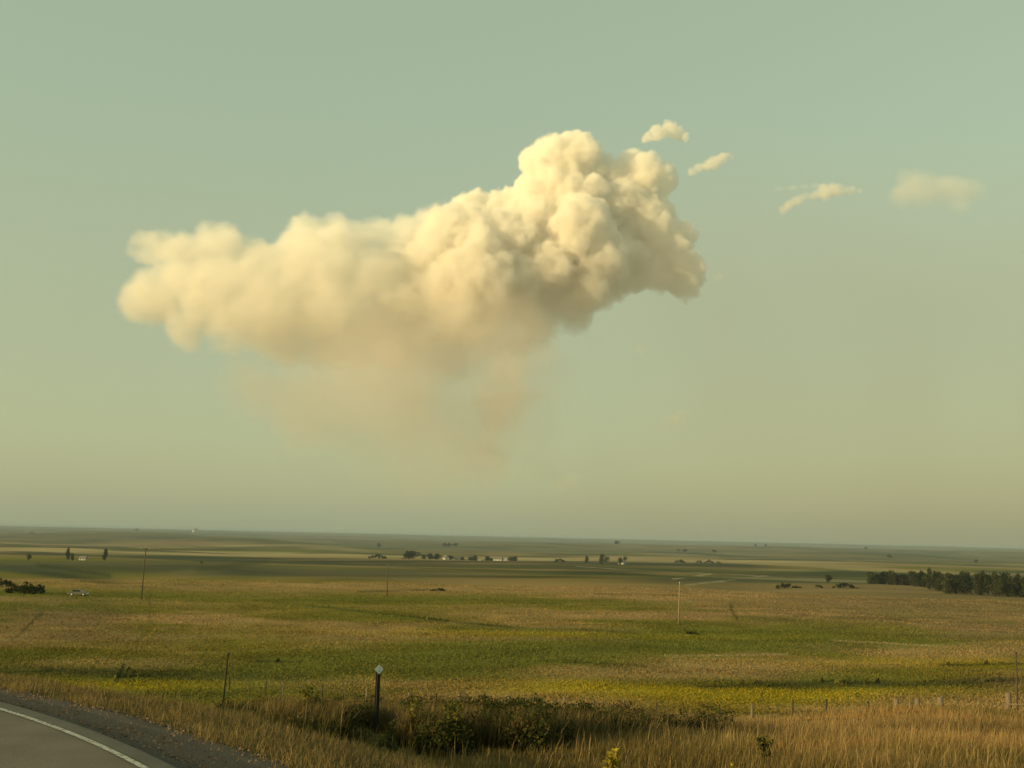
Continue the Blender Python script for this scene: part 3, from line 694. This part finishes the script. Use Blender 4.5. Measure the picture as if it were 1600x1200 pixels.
# ------------------------------------------------------------------ poles and wire
def utility_pole(px, D, topy, lean, label, arm=False, rad=.15, mat=M_oldwood, name='utility_pole'):
    p = ground_at(px, D); d = ray(px, topy); H = d.z / d.y * D - p.z
    o = empty(name, p); o.rotation_euler = (0, lean, 0); tag(o, label, 'utility pole')
    b = MB(); b.tube([(0, 0, -.5), (0, 0, H * .5), (0, 0, H)], [rad, rad * .85, rad * .68], 10); b.build('pole', mat, o)
    if arm:
        c = MB(); c.box((0, -.2, H - .45), (2.2, .12, .14), .02); ca = c.build('crossarm', M_oldwood, o)
        for xx in (-.95, .95):
            i = MB(); i.tube([(xx, -.2, H - .38), (xx, -.2, H - .2)], [.05, .035], 8); i.build('insulator', M_white, ca)
    i = MB(); i.tube([(0, 0, H), (0, 0, H + .14), (0, 0, H + .24)], [.04, .065, .04], 8); i.build('insulator', M_white if mat is not M_rust else M_steel, o)
    return Vector((p.x + math.sin(lean) * H, p.y, p.z + H + .22))
T1 = utility_pole(229, 254, 855, .015, 'thin utility pole with a crossarm at left, standing near the pasture crest', True)
T2 = utility_pole(608.5, 292, 884, .0, 'faint thin utility pole in the middle of the valley', False, .13)
T3 = utility_pole(1060, 219, 911, .03, 'tall pale utility pole right of centre in the valley', False, .16, mat_plain('grey_pole_wood', (.22, .17, .11), .9, var=.3, scale=5))
def slim(px, D, topy, rad, mat, lean, label, knob):
    p = ground_at(px, D); d = ray(px, topy); H = d.z / d.y * D - p.z
    o = empty('slim_pole', p); o.rotation_euler = (0, lean, 0); tag(o, label, 'pole')
    b = MB(); b.tube([(0, 0, -.3), (0, 0, H * .5), (0, 0, H - .02)], [rad, rad * .95, rad * .9], 10); b.build('pole', mat, o)
    c = MB(); c.tube([(0, 0, H - .06), (0, 0, H), (0, 0, H + .05)], [rad * knob, rad * knob * 1.1, rad * .7], 10); c.build('cap', M_steel, o)
slim(364, 60, 1021, .05, M_post, .045, 'slim dark pole with a small cap rising from the grass at left', 1.8)
slim(1577, 100, 1019, .10, M_oldwood, .02, 'slim olive pole behind the two posts near the right edge', 1.25)
T0 = Vector((-280, 252, T1.z + 1.0))
w_ = MB()
for A, B in ((T0, T1), (T1, T2), (T2, T3)):
    pts = []
    for q in range(25):
        s = q / 24; v_ = A.lerp(B, s); v_.z -= 4 * s * (1 - s) * min(2.2, (B - A).length * .012); pts.append(v_)
    w_.tube(pts, .022, 4, False)
tag(w_.build('overhead_wire', M_steel), 'thin overhead wire strung between the utility poles', 'wire')

# ------------------------------------------------------------------ clouds
CD = 30000.; S = CD / F
def CP(x, y, dep):
    d = ray(x, y); return d * ((CD + dep * S) / d.y)
def ico(n):
    bm = bmesh.new(); bmesh.ops.create_icosphere(bm, subdivisions=n, radius=1)
    v = np.array([q.co[:] for q in bm.verts]); f_ = np.array([[q.index for q in p.verts] for p in bm.faces]); bm.free(); return v, f_
IV, IF = ico(3)
def remesh(ob, voxel, smooth):
    m = ob.modifiers.new('r', 'REMESH'); m.mode = 'VOXEL'; m.voxel_size = voxel * S; m.use_smooth_shade = True
    if smooth: m = ob.modifiers.new('s', 'SMOOTH'); m.iterations = smooth; m.factor = .5
    dg = bpy.context.evaluated_depsgraph_get(); nm = bpy.data.meshes.new_from_object(ob.evaluated_get(dg))
    old = ob.data; ob.modifiers.clear(); ob.data = nm; bpy.data.meshes.remove(old)
def hull(name, big, extra, octs, voxel, seed, jit=.2, smooth=12, keep_one=False):
    rr = random.Random(seed)
    big = [(x + rr.uniform(-jit, jit) * r, y + rr.uniform(-jit, jit) * r, dp + rr.uniform(-.6, .3) * r, r * rr.uniform(1 - jit, 1 + jit)) for (x, y, dp, r) in big]
    sp = [(CP(x, y, dp), r * S) for (x, y, dp, r) in big]
    for i in range(extra):
        x, y, dp, r = rr.choice(big); a = rr.uniform(0, 6.283); e = rr.uniform(-1, 1); h = math.sqrt(1 - e * e)
        q = r * rr.uniform(.22, .55); d = r * rr.uniform(.75, 1.0)
        sp.append((CP(x + math.cos(a) * h * d, y + math.sin(a) * h * d * .9, dp - abs(e) * d * .9), q * S))
    V = []
    for c, r in sp:
        Rm = np.array(Euler((rr.uniform(0, 6), rr.uniform(0, 6), rr.uniform(0, 6))).to_matrix())
        V.append((IV * np.array((rr.uniform(.8, 1.2), rr.uniform(.8, 1.2), 1))) @ Rm * r + np.array(c))
    V = np.concatenate(V); Fc = np.concatenate([IF + i * len(IV) for i in range(len(sp))])
    ob = bpy.data.objects.new(name, mesh_np(name, V, Fc)); COL.objects.link(ob)
    remesh(ob, voxel * 1.3, smooth)
    for q, (size, amp) in enumerate(octs):
        nm = ob.data; n = len(nm.vertices); co = np.empty(n * 3); nm.vertices.foreach_get('co', co); co = co.reshape(-1, 3)
        nr = np.empty(n * 3); nm.vertices.foreach_get('normal', nr); nr = nr.reshape(-1, 3)
        reg = vnoise(co / (90 * S), seed + 50); pp = co / (size * S)
        pp = pp + .9 * np.stack([vnoise(pp * .9, seed + q * 7 + i) for i in range(3)], 1) + .35 * np.stack([vnoise(pp * 2.3, seed + q * 7 + i + 90) for i in range(3)], 1)
        co = co + nr * ((1 - worley(pp, seed + q) * 1.35) * amp * S * (1 if q == 0 else (.3 + 1.4 * reg)))[:, None]
        nm.vertices.foreach_set('co', co.ravel()); nm.update()
        remesh(ob, voxel, 1)
    if keep_one:   # drop the closed pockets the remesh leaves inside
        nm = ob.data; n = len(nm.vertices); ev = np.empty(len(nm.edges) * 2, dtype=np.int64); nm.edges.foreach_get('vertices', ev); ev = ev.reshape(-1, 2)
        lab = np.arange(n)
        while True:
            a, b = lab[ev[:, 0]], lab[ev[:, 1]]; lo = np.minimum(a, b); new = lab.copy()
            np.minimum.at(new, a, lo); np.minimum.at(new, b, lo); new = new[new]; new = new[new]
            if np.array_equal(new, lab): break
            lab = new
        big_ = np.bincount(lab).argmax(); k = lab == big_; idx = np.cumsum(k) - 1
        nl = len(nm.loops); lv = np.empty(nl, dtype=np.int64); nm.loops.foreach_get('vertex_index', lv); tot = np.empty(len(nm.polygons), dtype=np.int64); nm.polygons.foreach_get('loop_total', tot)
        if (tot == 4).all() and not k.all():
            fv = lv.reshape(-1, 4); fv = idx[fv[k[fv[:, 0]]]]; co = np.empty(n * 3); nm.vertices.foreach_get('co', co)
            ob.data = mesh_np(name, co.reshape(-1, 3)[k], fv, None, True); bpy.data.meshes.remove(nm)
    return ob

def mat_vapour(name, col, low=None, hi_y=430, lo_y=680):
    m, n, o = newmat(name); v = n.nodes.new('ShaderNodeVolumePrincipled'); v.inputs['Color'].default_value = (*col, 1)
    v.inputs['Density'].default_value = .001; v.inputs['Density Attribute'].default_value = 'density'; v.inputs['Anisotropy'].default_value = 0
    if low:
        g = n.nodes.new('ShaderNodeNewGeometry'); sx = n.nodes.new('ShaderNodeSeparateXYZ'); n.links.new(g.outputs['Position'], sx.inputs[0])
        mr = n.nodes.new('ShaderNodeMapRange'); mr.inputs[1].default_value = CP(700, lo_y, 0).z; mr.inputs[2].default_value = CP(700, hi_y, 0).z
        mx = n.nodes.new('ShaderNodeMix'); mx.data_type = 'RGBA'; mx.inputs[6].default_value = (*low, 1); mx.inputs[7].default_value = (*col, 1)
        n.links.new(sx.outputs[2], mr.inputs[0]); n.links.new(mr.outputs[0], mx.inputs[0]); n.links.new(mx.outputs[2], v.inputs['Color'])
    n.links.new(v.outputs[0], o.inputs['Volume']); return m
M_thin, _n, _o = newmat('thin_vapour'); _v = _n.nodes.new('ShaderNodeVolumePrincipled'); _v.inputs['Color'].default_value = (1, 1, 1, 1); _v.inputs['Density'].default_value = 1 / (20000 * S); _n.links.new(_v.outputs[0], _o.inputs['Volume'])

def vapour(ob, mat, vox, mfp, wdt, amp, nsc, mfp_l=None, wdt_l=None, xl=430, xr=760, fade=None, pad=20, stretch=1.0, seed=0.0, fine=.35, wz=None):
    """fill the hull with droplets: a density grid from the depth below the hull, frayed by fractal noise"""
    g = bpy.data.node_groups.new(ob.name + '_vapour', 'GeometryNodeTree'); N, L = g.nodes, g.links
    g.interface.new_socket('Geometry', in_out='INPUT', socket_type='NodeSocketGeometry'); g.interface.new_socket('Geometry', in_out='OUTPUT', socket_type='NodeSocketGeometry')
    gi = N.new('GeometryNodeObjectInfo'); gi.inputs[0].default_value = ob; gi.transform_space = 'ORIGINAL'; gout = [o for o in gi.outputs if o.name == 'Geometry'][0]; go = N.new('NodeGroupOutput')
    def math_(op, a, b=None, c=None, clamp=False):
        m = N.new('ShaderNodeMath'); m.operation = op; m.use_clamp = clamp
        for i, q in enumerate((a, b, c)):
            if q is None: continue
            if isinstance(q, (int, float)): m.inputs[i].default_value = q
            else: L.new(q, m.inputs[i])
        return m.outputs[0]
    def mrange(x, a, b, c, d, smooth=True):
        m = N.new('ShaderNodeMapRange'); m.interpolation_type = 'SMOOTHSTEP' if smooth else 'LINEAR'
        L.new(x, m.inputs['Value'])
        for k, q in zip(('From Min', 'From Max', 'To Min', 'To Max'), (a, b, c, d)):
            s_ = [i for i in m.inputs if i.name == k and i.type == 'VALUE'][0]; s_.default_value = q
        return m.outputs['Result']
    pos = N.new('GeometryNodeInputPosition').outputs[0]
    px = N.new('GeometryNodeProximity'); px.target_element = 'FACES'
    L.new(gout, px.inputs[0])
    sn = N.new('GeometryNodeSampleNearestSurface'); sn.data_type = 'FLOAT_VECTOR'; L.new(gout, sn.inputs['Mesh'])
    nor = N.new('GeometryNodeInputNormal'); L.new(nor.outputs[0], [i for i in sn.inputs if i.name == 'Value' and i.enabled][0] if [i for i in sn.inputs if i.name == 'Value' and i.enabled] else sn.inputs['Value'])
    sub = N.new('ShaderNodeVectorMath'); sub.operation = 'SUBTRACT'; L.new(px.outputs['Position'], sub.inputs[0]); L.new(pos, sub.inputs[1])
    dot = N.new('ShaderNodeVectorMath'); dot.operation = 'DOT_PRODUCT'; L.new(sub.outputs[0], dot.inputs[0]); L.new([o for o in sn.outputs if o.name == 'Value' and o.enabled][0], dot.inputs[1])
    sgn = math_('SIGN', dot.outputs['Value'])
    d = math_('DIVIDE', math_('MULTIPLY', px.outputs['Distance'], sgn), S)
    sc_ = N.new('ShaderNodeVectorMath'); sc_.operation = 'MULTIPLY'; L.new(pos, sc_.inputs[0]); sc_.inputs[1].default_value = (1 / (S * nsc * stretch), 1 / (S * nsc), 1 / (S * nsc))
    nz = N.new('ShaderNodeTexNoise'); nz.noise_dimensions = '4D'; L.new(sc_.outputs[0], nz.inputs['Vector']); nz.inputs['W'].default_value = seed; nz.inputs['Scale'].default_value = 1; nz.inputs['Detail'].default_value = 6; nz.inputs['Roughness'].default_value = .64; nz.inputs['Distortion'].default_value = .6
    sx = N.new('ShaderNodeSeparateXYZ'); L.new(pos, sx.inputs[0])
    if wdt_l is None: wdt_l = wdt
    if mfp_l is None: mfp_l = mfp
    x0, x1 = CP(xl, 420, 0).x, CP(xr, 420, 0).x
    wd = mrange(sx.outputs[0], x0, x1, wdt_l, wdt)
    if wz: wd = math_('MULTIPLY', wd, mrange(sx.outputs[2], CP(700, wz[0], 0).z, CP(700, wz[1], 0).z, wz[2], 1.0))
    dn = mrange(sx.outputs[0], x0, x1, 1 / (mfp_l * S), 1 / (mfp * S))
    e = math_('ADD', d, math_('MULTIPLY', math_('SUBTRACT', nz.outputs[0], .5), amp * 2))
    rho = math_('DIVIDE', e, wd, clamp=True); rho = math_('MULTIPLY', rho, math_('SUBTRACT', 2, rho))
    # inner unevenness
    uneven = mrange(nz.outputs[0], .34, .62, fine, 1.0)
    rho = math_('MULTIPLY', math_('MULTIPLY', rho, dn), uneven)
    if fade:
        rho = math_('MULTIPLY', rho, mrange(sx.outputs[2], CP(700, fade[0], 0).z, CP(700, fade[1], 0).z, fade[2], 1.0))
    co = np.array([v.co for v in ob.data.vertices]); lo = co.min(0) - pad * S; hi = co.max(0) + pad * S
    vc = N.new('GeometryNodeVolumeCube'); rho = math_('MULTIPLY', rho, 1000.0); L.new(rho, vc.inputs['Density']); vc.inputs['Min'].default_value = lo; vc.inputs['Max'].default_value = hi
    for k, q in zip(('Resolution X', 'Resolution Y', 'Resolution Z'), (hi - lo) / (vox * S)): vc.inputs[k].default_value = max(8, int(q))
    sm = N.new('GeometryNodeSetMaterial'); L.new(vc.outputs[0], sm.inputs['Geometry']); sm.inputs['Material'].default_value = mat
    L.new(sm.outputs[0], go.inputs[0])
    ob.data.materials.clear(); ob.data.materials.append(M_thin)
    vo = bpy.data.objects.new('cloud_vapour', bpy.data.volumes.new('cloud_vapour')); COL.objects.link(vo); vo.parent = ob; vo.data.materials.append(mat); vo.data.render.clipping = .0005
    md = vo.modifiers.new('vapour', 'NODES'); md.node_group = g

M_cloud = mat_vapour('cloud_droplets', (1, .99, .97), (1, .965, .91))
M_smoke = mat_vapour('smoke', (1, .93, .86))
M_shade = mat_vapour('shaded_vapour', (.56, .54, .54))
core = [(960, 430, 0, 32), (910, 450, -10, 36), (1000, 440, 10, 20), (885, 485, -10, 26), (888, 268, -5, 58), (870, 262, 0, 38), (905, 238, 5, 30), (850, 300, 0, 30), (895, 300, -5, 46), (930, 272, 15, 34), (900, 350, -10, 52), (950, 330, 10, 36), (840, 345, 0, 32), (790, 335, 10, 34), (750, 342, 15, 30), (800, 380, -15, 54), (740, 392, -10, 54), (692, 395, 0, 46), (660, 430, -5, 52), (720, 450, -30, 60), (800, 450, -30, 60), (850, 420, -25, 48), (880, 400, -20, 40), (640, 480, -25, 54), (700, 500, -35, 52), (770, 495, -35, 46), (830, 480, -25, 36), (858, 450, -15, 30), (845, 525, -20, 22), (1000, 345, 12, 34), (975, 385, 10, 38), (1030, 345, 20, 28), (1048, 390, 20, 27), (1066, 365, 25, 17), (1060, 425, 22, 19), (1074, 446, 22, 12), (1005, 405, 15, 32), (1020, 432, 15, 20), (980, 312, 18, 24), (930, 410, 0, 38), (800, 545, -25, 32), (760, 560, -20, 34),
    (990, 262, 20, 22), (1012, 274, 18, 20), (1036, 278, 20, 21), (972, 270, 20, 14), (960, 290, 18, 22)]
wing = [(208, 388, 0, 16), (238, 385, 0, 26), (205, 462, 5, 16), (240, 468, 0, 32), (275, 395, -5, 38), (290, 450, 0, 46), (340, 392, 0, 40), (350, 470, -15, 58), (390, 395, 5, 38), (420, 435, -10, 50), (430, 490, -25, 58), (470, 400, 0, 40), (500, 440, -15, 56), (520, 500, -25, 60), (550, 400, 15, 42), (580, 440, -10, 56), (600, 500, -25, 60), (590, 380, 30, 32), (640, 380, 35, 38), (680, 362, 40, 30), (450, 540, -10, 34), (560, 545, -15, 42), (630, 550, -15, 42), (700, 560, -10, 38), (300, 510, 0, 30)]
cl = hull('cumulus_cloud', core, 70, ((62, 17), (30, 12), (14, 7), (7, 3)), 1.9, 1, keep_one=True)
vapour(cl, M_cloud, 1.9, 8, 4.5, 12, 22, 20, 26, xl=610, xr=730, fade=(590, 440, .05), fine=.45, wz=(545, 405, 8))
wg = hull('cloud_wing', wing, 60, ((70, 16), (32, 11), (15, 7)), 3, 2, keep_one=True); wg.parent = cl
vapour(wg, M_cloud, 2.8, 22, 17, 14, 30, fade=(630, 470, .12), fine=.4, stretch=1.3)
tag(cl, 'huge towering smoke-fed cumulus cloud lit yellow from the left above the plain', 'cloud')
skirt = [(500, 600, 0, 64), (590, 610, -10, 74), (680, 610, -10, 74), (760, 600, 0, 72), (800, 590, 0, 46), (640, 680, 0, 66), (560, 680, 10, 60), (720, 680, 0, 70), (785, 660, 0, 50), (770, 725, 0, 42), (720, 740, 10, 38), (480, 650, 20, 60), (400, 600, 20, 56), (560, 720, 20, 46), (650, 750, 10, 46)]
skirt = [(x, y, d - 190, r) for x, y, d, r in skirt + [(700, 540, 0, 60), (790, 530, 0, 60), (850, 520, 0, 50), (880, 580, 0, 50), (840, 660, 0, 50), (600, 540, 0, 60), (860, 740, 0, 40)]]
sk_ = hull('cloud_skirt', skirt, 10, ((70, 12),), 5, 3, .2, 60); sk_.parent = cl
vapour(sk_, M_smoke, 7, 95, 90, 22, 90, fade=(830, 700, .10), pad=34, seed=3, fine=.6)
column = [(805, 585, -5, 34), (795, 630, -5, 36), (780, 670, -5, 30), (776, 715, -5, 28), (770, 755, -5, 22), (828, 615, 0, 20), (835, 740, 5, 18), (868, 748, 8, 14), (850, 560, -5, 22)]
column = [(x - 6, y, d - 200, r) for x, y, d, r in column]
co_ = hull('smoke_column', column, 20, ((34, 9), (16, 5)), 3, 4, .2, 20); co_.parent = cl
vapour(co_, M_smoke, 4, 66, 30, 24, 24, fade=(815, 620, .22), pad=22, seed=5, fine=.15)
def smoke_haze():
    """a broad low bank of smoke haze in front of the cloud: no outline, thinning upwards and to the left"""
    g = bpy.data.node_groups.new('smoke_haze', 'GeometryNodeTree'); N, L = g.nodes, g.links
    g.interface.new_socket('Geometry', in_out='INPUT', socket_type='NodeSocketGeometry'); g.interface.new_socket('Geometry', in_out='OUTPUT', socket_type='NodeSocketGeometry')
    go = N.new('NodeGroupOutput'); pos = N.new('GeometryNodeInputPosition').outputs[0]; sx = N.new('ShaderNodeSeparateXYZ'); L.new(pos, sx.inputs[0])
    lo = Vector((CP(-250, 600, 0).x, CD - 430 * S, 90)); hi = Vector((CP(1850, 600, 0).x, CD - 170 * S, CP(800, 150, 0).z))
    def mr(x, a, b, c, d):
        m = N.new('ShaderNodeMapRange'); m.interpolation_type = 'SMOOTHSTEP'; L.new(x, m.inputs['Value'])
        for k, q in zip(('From Min', 'From Max', 'To Min', 'To Max'), (a, b, c, d)): [i for i in m.inputs if i.name == k and i.type == 'VALUE'][0].default_value = q
        return m.outputs['Result']
    def mul(a, b):
        m = N.new('ShaderNodeMath'); m.operation = 'MULTIPLY'; L.new(a, m.inputs[0])
        if isinstance(b, float): m.inputs[1].default_value = b
        else: L.new(b, m.inputs[1])
        return m.outputs[0]
    sc_ = N.new('ShaderNodeVectorMath'); sc_.operation = 'SCALE'; L.new(pos, sc_.inputs[0]); sc_.inputs['Scale'].default_value = 1 / (S * 190)
    nz = N.new('ShaderNodeTexNoise'); L.new(sc_.outputs[0], nz.inputs['Vector']); nz.inputs['Scale'].default_value = 1; nz.inputs['Detail'].default_value = 3
    top = mr(sx.outputs[2], CP(800, 250, 0).z, CP(800, 600, 0).z, 0, 1)
    d = mul(mul(top, mr(nz.outputs[0], .3, .7, .75, 1.0)), mr(sx.outputs[0], CP(650, 600, 0).x, CP(1150, 600, 0).x, .45, 1.0))
    d = mul(mul(d, mr(sx.outputs[0], lo.x, lo.x + 250 * S, 0, 1)), mr(sx.outputs[0], hi.x, hi.x - 250 * S, 0, 1))
    d = mul(d, 1000.0 / (430 * S))
    vc = N.new('GeometryNodeVolumeCube'); L.new(d, vc.inputs['Density']); vc.inputs['Min'].default_value = lo; vc.inputs['Max'].default_value = hi
    for k, q in zip(('Resolution X', 'Resolution Y', 'Resolution Z'), (hi - lo) / (14 * S)): vc.inputs[k].default_value = max(8, int(q))
    sm = N.new('GeometryNodeSetMaterial'); L.new(vc.outputs[0], sm.inputs['Geometry']); sm.inputs['Material'].default_value = M_shade; L.new(sm.outputs[0], go.inputs[0])
    vo = bpy.data.objects.new('smoke_haze', bpy.data.volumes.new('smoke_haze')); COL.objects.link(vo); vo.data.materials.append(M_shade); vo.data.render.clipping = .0005
    md = vo.modifiers.new('vapour', 'NODES'); md.node_group = g
    tag(vo, 'broad pale smoke haze hanging low in the sky around the foot of the cloud', 'haze', kind='stuff')
smoke_haze()

def small(label, lobes, mfp, seed, w_=5, amp=6.5, nsc=11, vox=1.2, extra=25, stretch=1.3):
    lobes = [(a, b, c - (320 if seed in (26, 27, 29) else 110), d * 1.15) for a, b, c, d in lobes]; o = hull('small_cloud', lobes, extra, ((12, 3),), max(.8, vox), seed, .1, 3); tag(o, label, 'cloud')
    vapour(o, M_cloud, vox, mfp, w_, amp, nsc, pad=8, stretch=stretch, seed=seed * 1.7, fine=.3)
small('highest small bright cloud cap right of the tower top', [(1008, 218, 20, 6), (1016, 212, 20, 9), (1028, 207, 20, 12), (1046, 204, 22, 13), (1060, 209, 24, 10), (1070, 214, 24, 6)], 9, 21)
small('small slanting bright cloud right of the tower', [(1082, 268, 25, 5), (1092, 263, 25, 7), (1104, 258, 25, 9), (1116, 254, 25, 8), (1128, 248, 27, 7), (1139, 245, 28, 5)], 9, 22)
small('thin bright slanting streak of cloud left of the faint round cloud', [(1222, 327, 20, 6), (1233, 321, 20, 7), (1246, 313, 20, 7), (1259, 308, 20, 6), (1272, 304, 20, 7), (1288, 300, 20, 10), (1302, 298, 20, 11), (1316, 297, 20, 8), (1330, 297, 22, 6), (1343, 299, 22, 4), (1228, 324, 20, 6), (1240, 317, 20, 6), (1252, 311, 20, 6), (1266, 306, 20, 6), (1280, 302, 20, 8)], 12, 23, 6, 4.5, 16, extra=40)
small('very thin flat wisp just above the slanting streak', [(1214 + 4 * q, 296 - .38 * q, 22, 3.0 + .8 * math.sin(q * 1.3)) for q in range(20)], 26, 24, 3.5, 2.4, 12, .9, 0, 2.5)
small('faint round cloud near the right edge of the sky', [(1394, 314, 0, 9), (1410, 305, 0, 17), (1425, 290, 0, 24), (1445, 290, 5, 27), (1468, 296, 10, 26), (1492, 300, 15, 22), (1515, 300, 20, 18), (1440, 312, 5, 18)], 60, 25, 24, 14, 36, 2, 20)
small('tiny slanting wisp low in the sky right of centre', [(1034, 664, 0, 5), (1046, 659, 0, 7), (1056, 654, 0, 8), (1066, 649, 0, 6)], 40, 26, 6, 5, 14, 1.2, 8)
small('tiny bright cloud dot under the right end of the cloud', [(1001, 547, 0, 7)], 50, 27, 5, 2.5, 8, 1, 4)
small('tiny cloud tuft off the right fringe of the cloud', [(1120, 435, 0, 6), (1127, 433, 0, 6)], 32, 28, 5, 2.5, 8, 1, 4)
small('tiny low smoke wisp above the plain near the column', [(893, 750, 0, 8), (882, 754, 0, 7), (870, 760, 0, 6)], 60, 29, 6, 4, 12, 1.2, 6)

# ------------------------------------------------------------------ haze
hb = MB(); hb.box((0, 0, -38.25), (72000, 72000, 100.5)); m, n, o_ = newmat('haze_air'); v = n.nodes.new('ShaderNodeVolumePrincipled')
v.inputs['Color'].default_value = (.37, .48, .60, 1); v.inputs['Density'].default_value = 6.5e-5; n.links.new(v.outputs[0], o_.inputs['Volume'])
tag(hb.build('haze', m), 'pale haze over the far plain', 'haze', kind='stuff')

# ------------------------------------------------------------------ light
SUN_AZ, SUN_EL = R(-119), R(10)
sl = bpy.data.lights.new('sun', 'SUN'); sl.energy = 4.7; sl.angle = R(.5); sl.color = (1, .745, .34)
so = bpy.data.objects.new('sun', sl); COL.objects.link(so)
so.rotation_euler = Vector((math.sin(SUN_AZ) * math.cos(SUN_EL), math.cos(SUN_AZ) * math.cos(SUN_EL), math.sin(SUN_EL))).to_track_quat('Z', 'Y').to_euler()
w = bpy.data.worlds.new('World'); sc.world = w; w.use_nodes = True; nt = w.node_tree; bg = nt.nodes['Background']
sk = nt.nodes.new('ShaderNodeTexSky'); sk.sky_type = 'NISHITA'; sk.sun_disc = False; sk.sun_elevation = R(10); sk.sun_rotation = SUN_AZ
sk.air_density = 1; sk.dust_density = 2.6; sk.ozone_density = 1
tint = nt.nodes.new('ShaderNodeMix'); tint.data_type = 'RGBA'; tint.blend_type = 'MULTIPLY'; tint.inputs[0].default_value = 1; tint.inputs[7].default_value = (.8, .7, .4, 1)
add = nt.nodes.new('ShaderNodeMix'); add.data_type = 'RGBA'; add.blend_type = 'ADD'; add.inputs[0].default_value = 1; add.inputs[7].default_value = (.276 / .12, .344 / .12, .232 / .12, 1)
nt.links.new(sk.outputs[0], tint.inputs[6]); nt.links.new(tint.outputs[2], add.inputs[6]); nt.links.new(add.outputs[2], bg.inputs[0]); bg.inputs[1].default_value = .12

sc.cycles.volume_step_rate = 1.6; sc.cycles.volume_bounces = 16; sc.cycles.max_bounces = 20; sc.cycles.diffuse_bounces = 3
sc.view_settings.view_transform = 'Standard'; sc.view_settings.look = 'None'; sc.view_settings.exposure = 0; sc.view_settings.gamma = 1
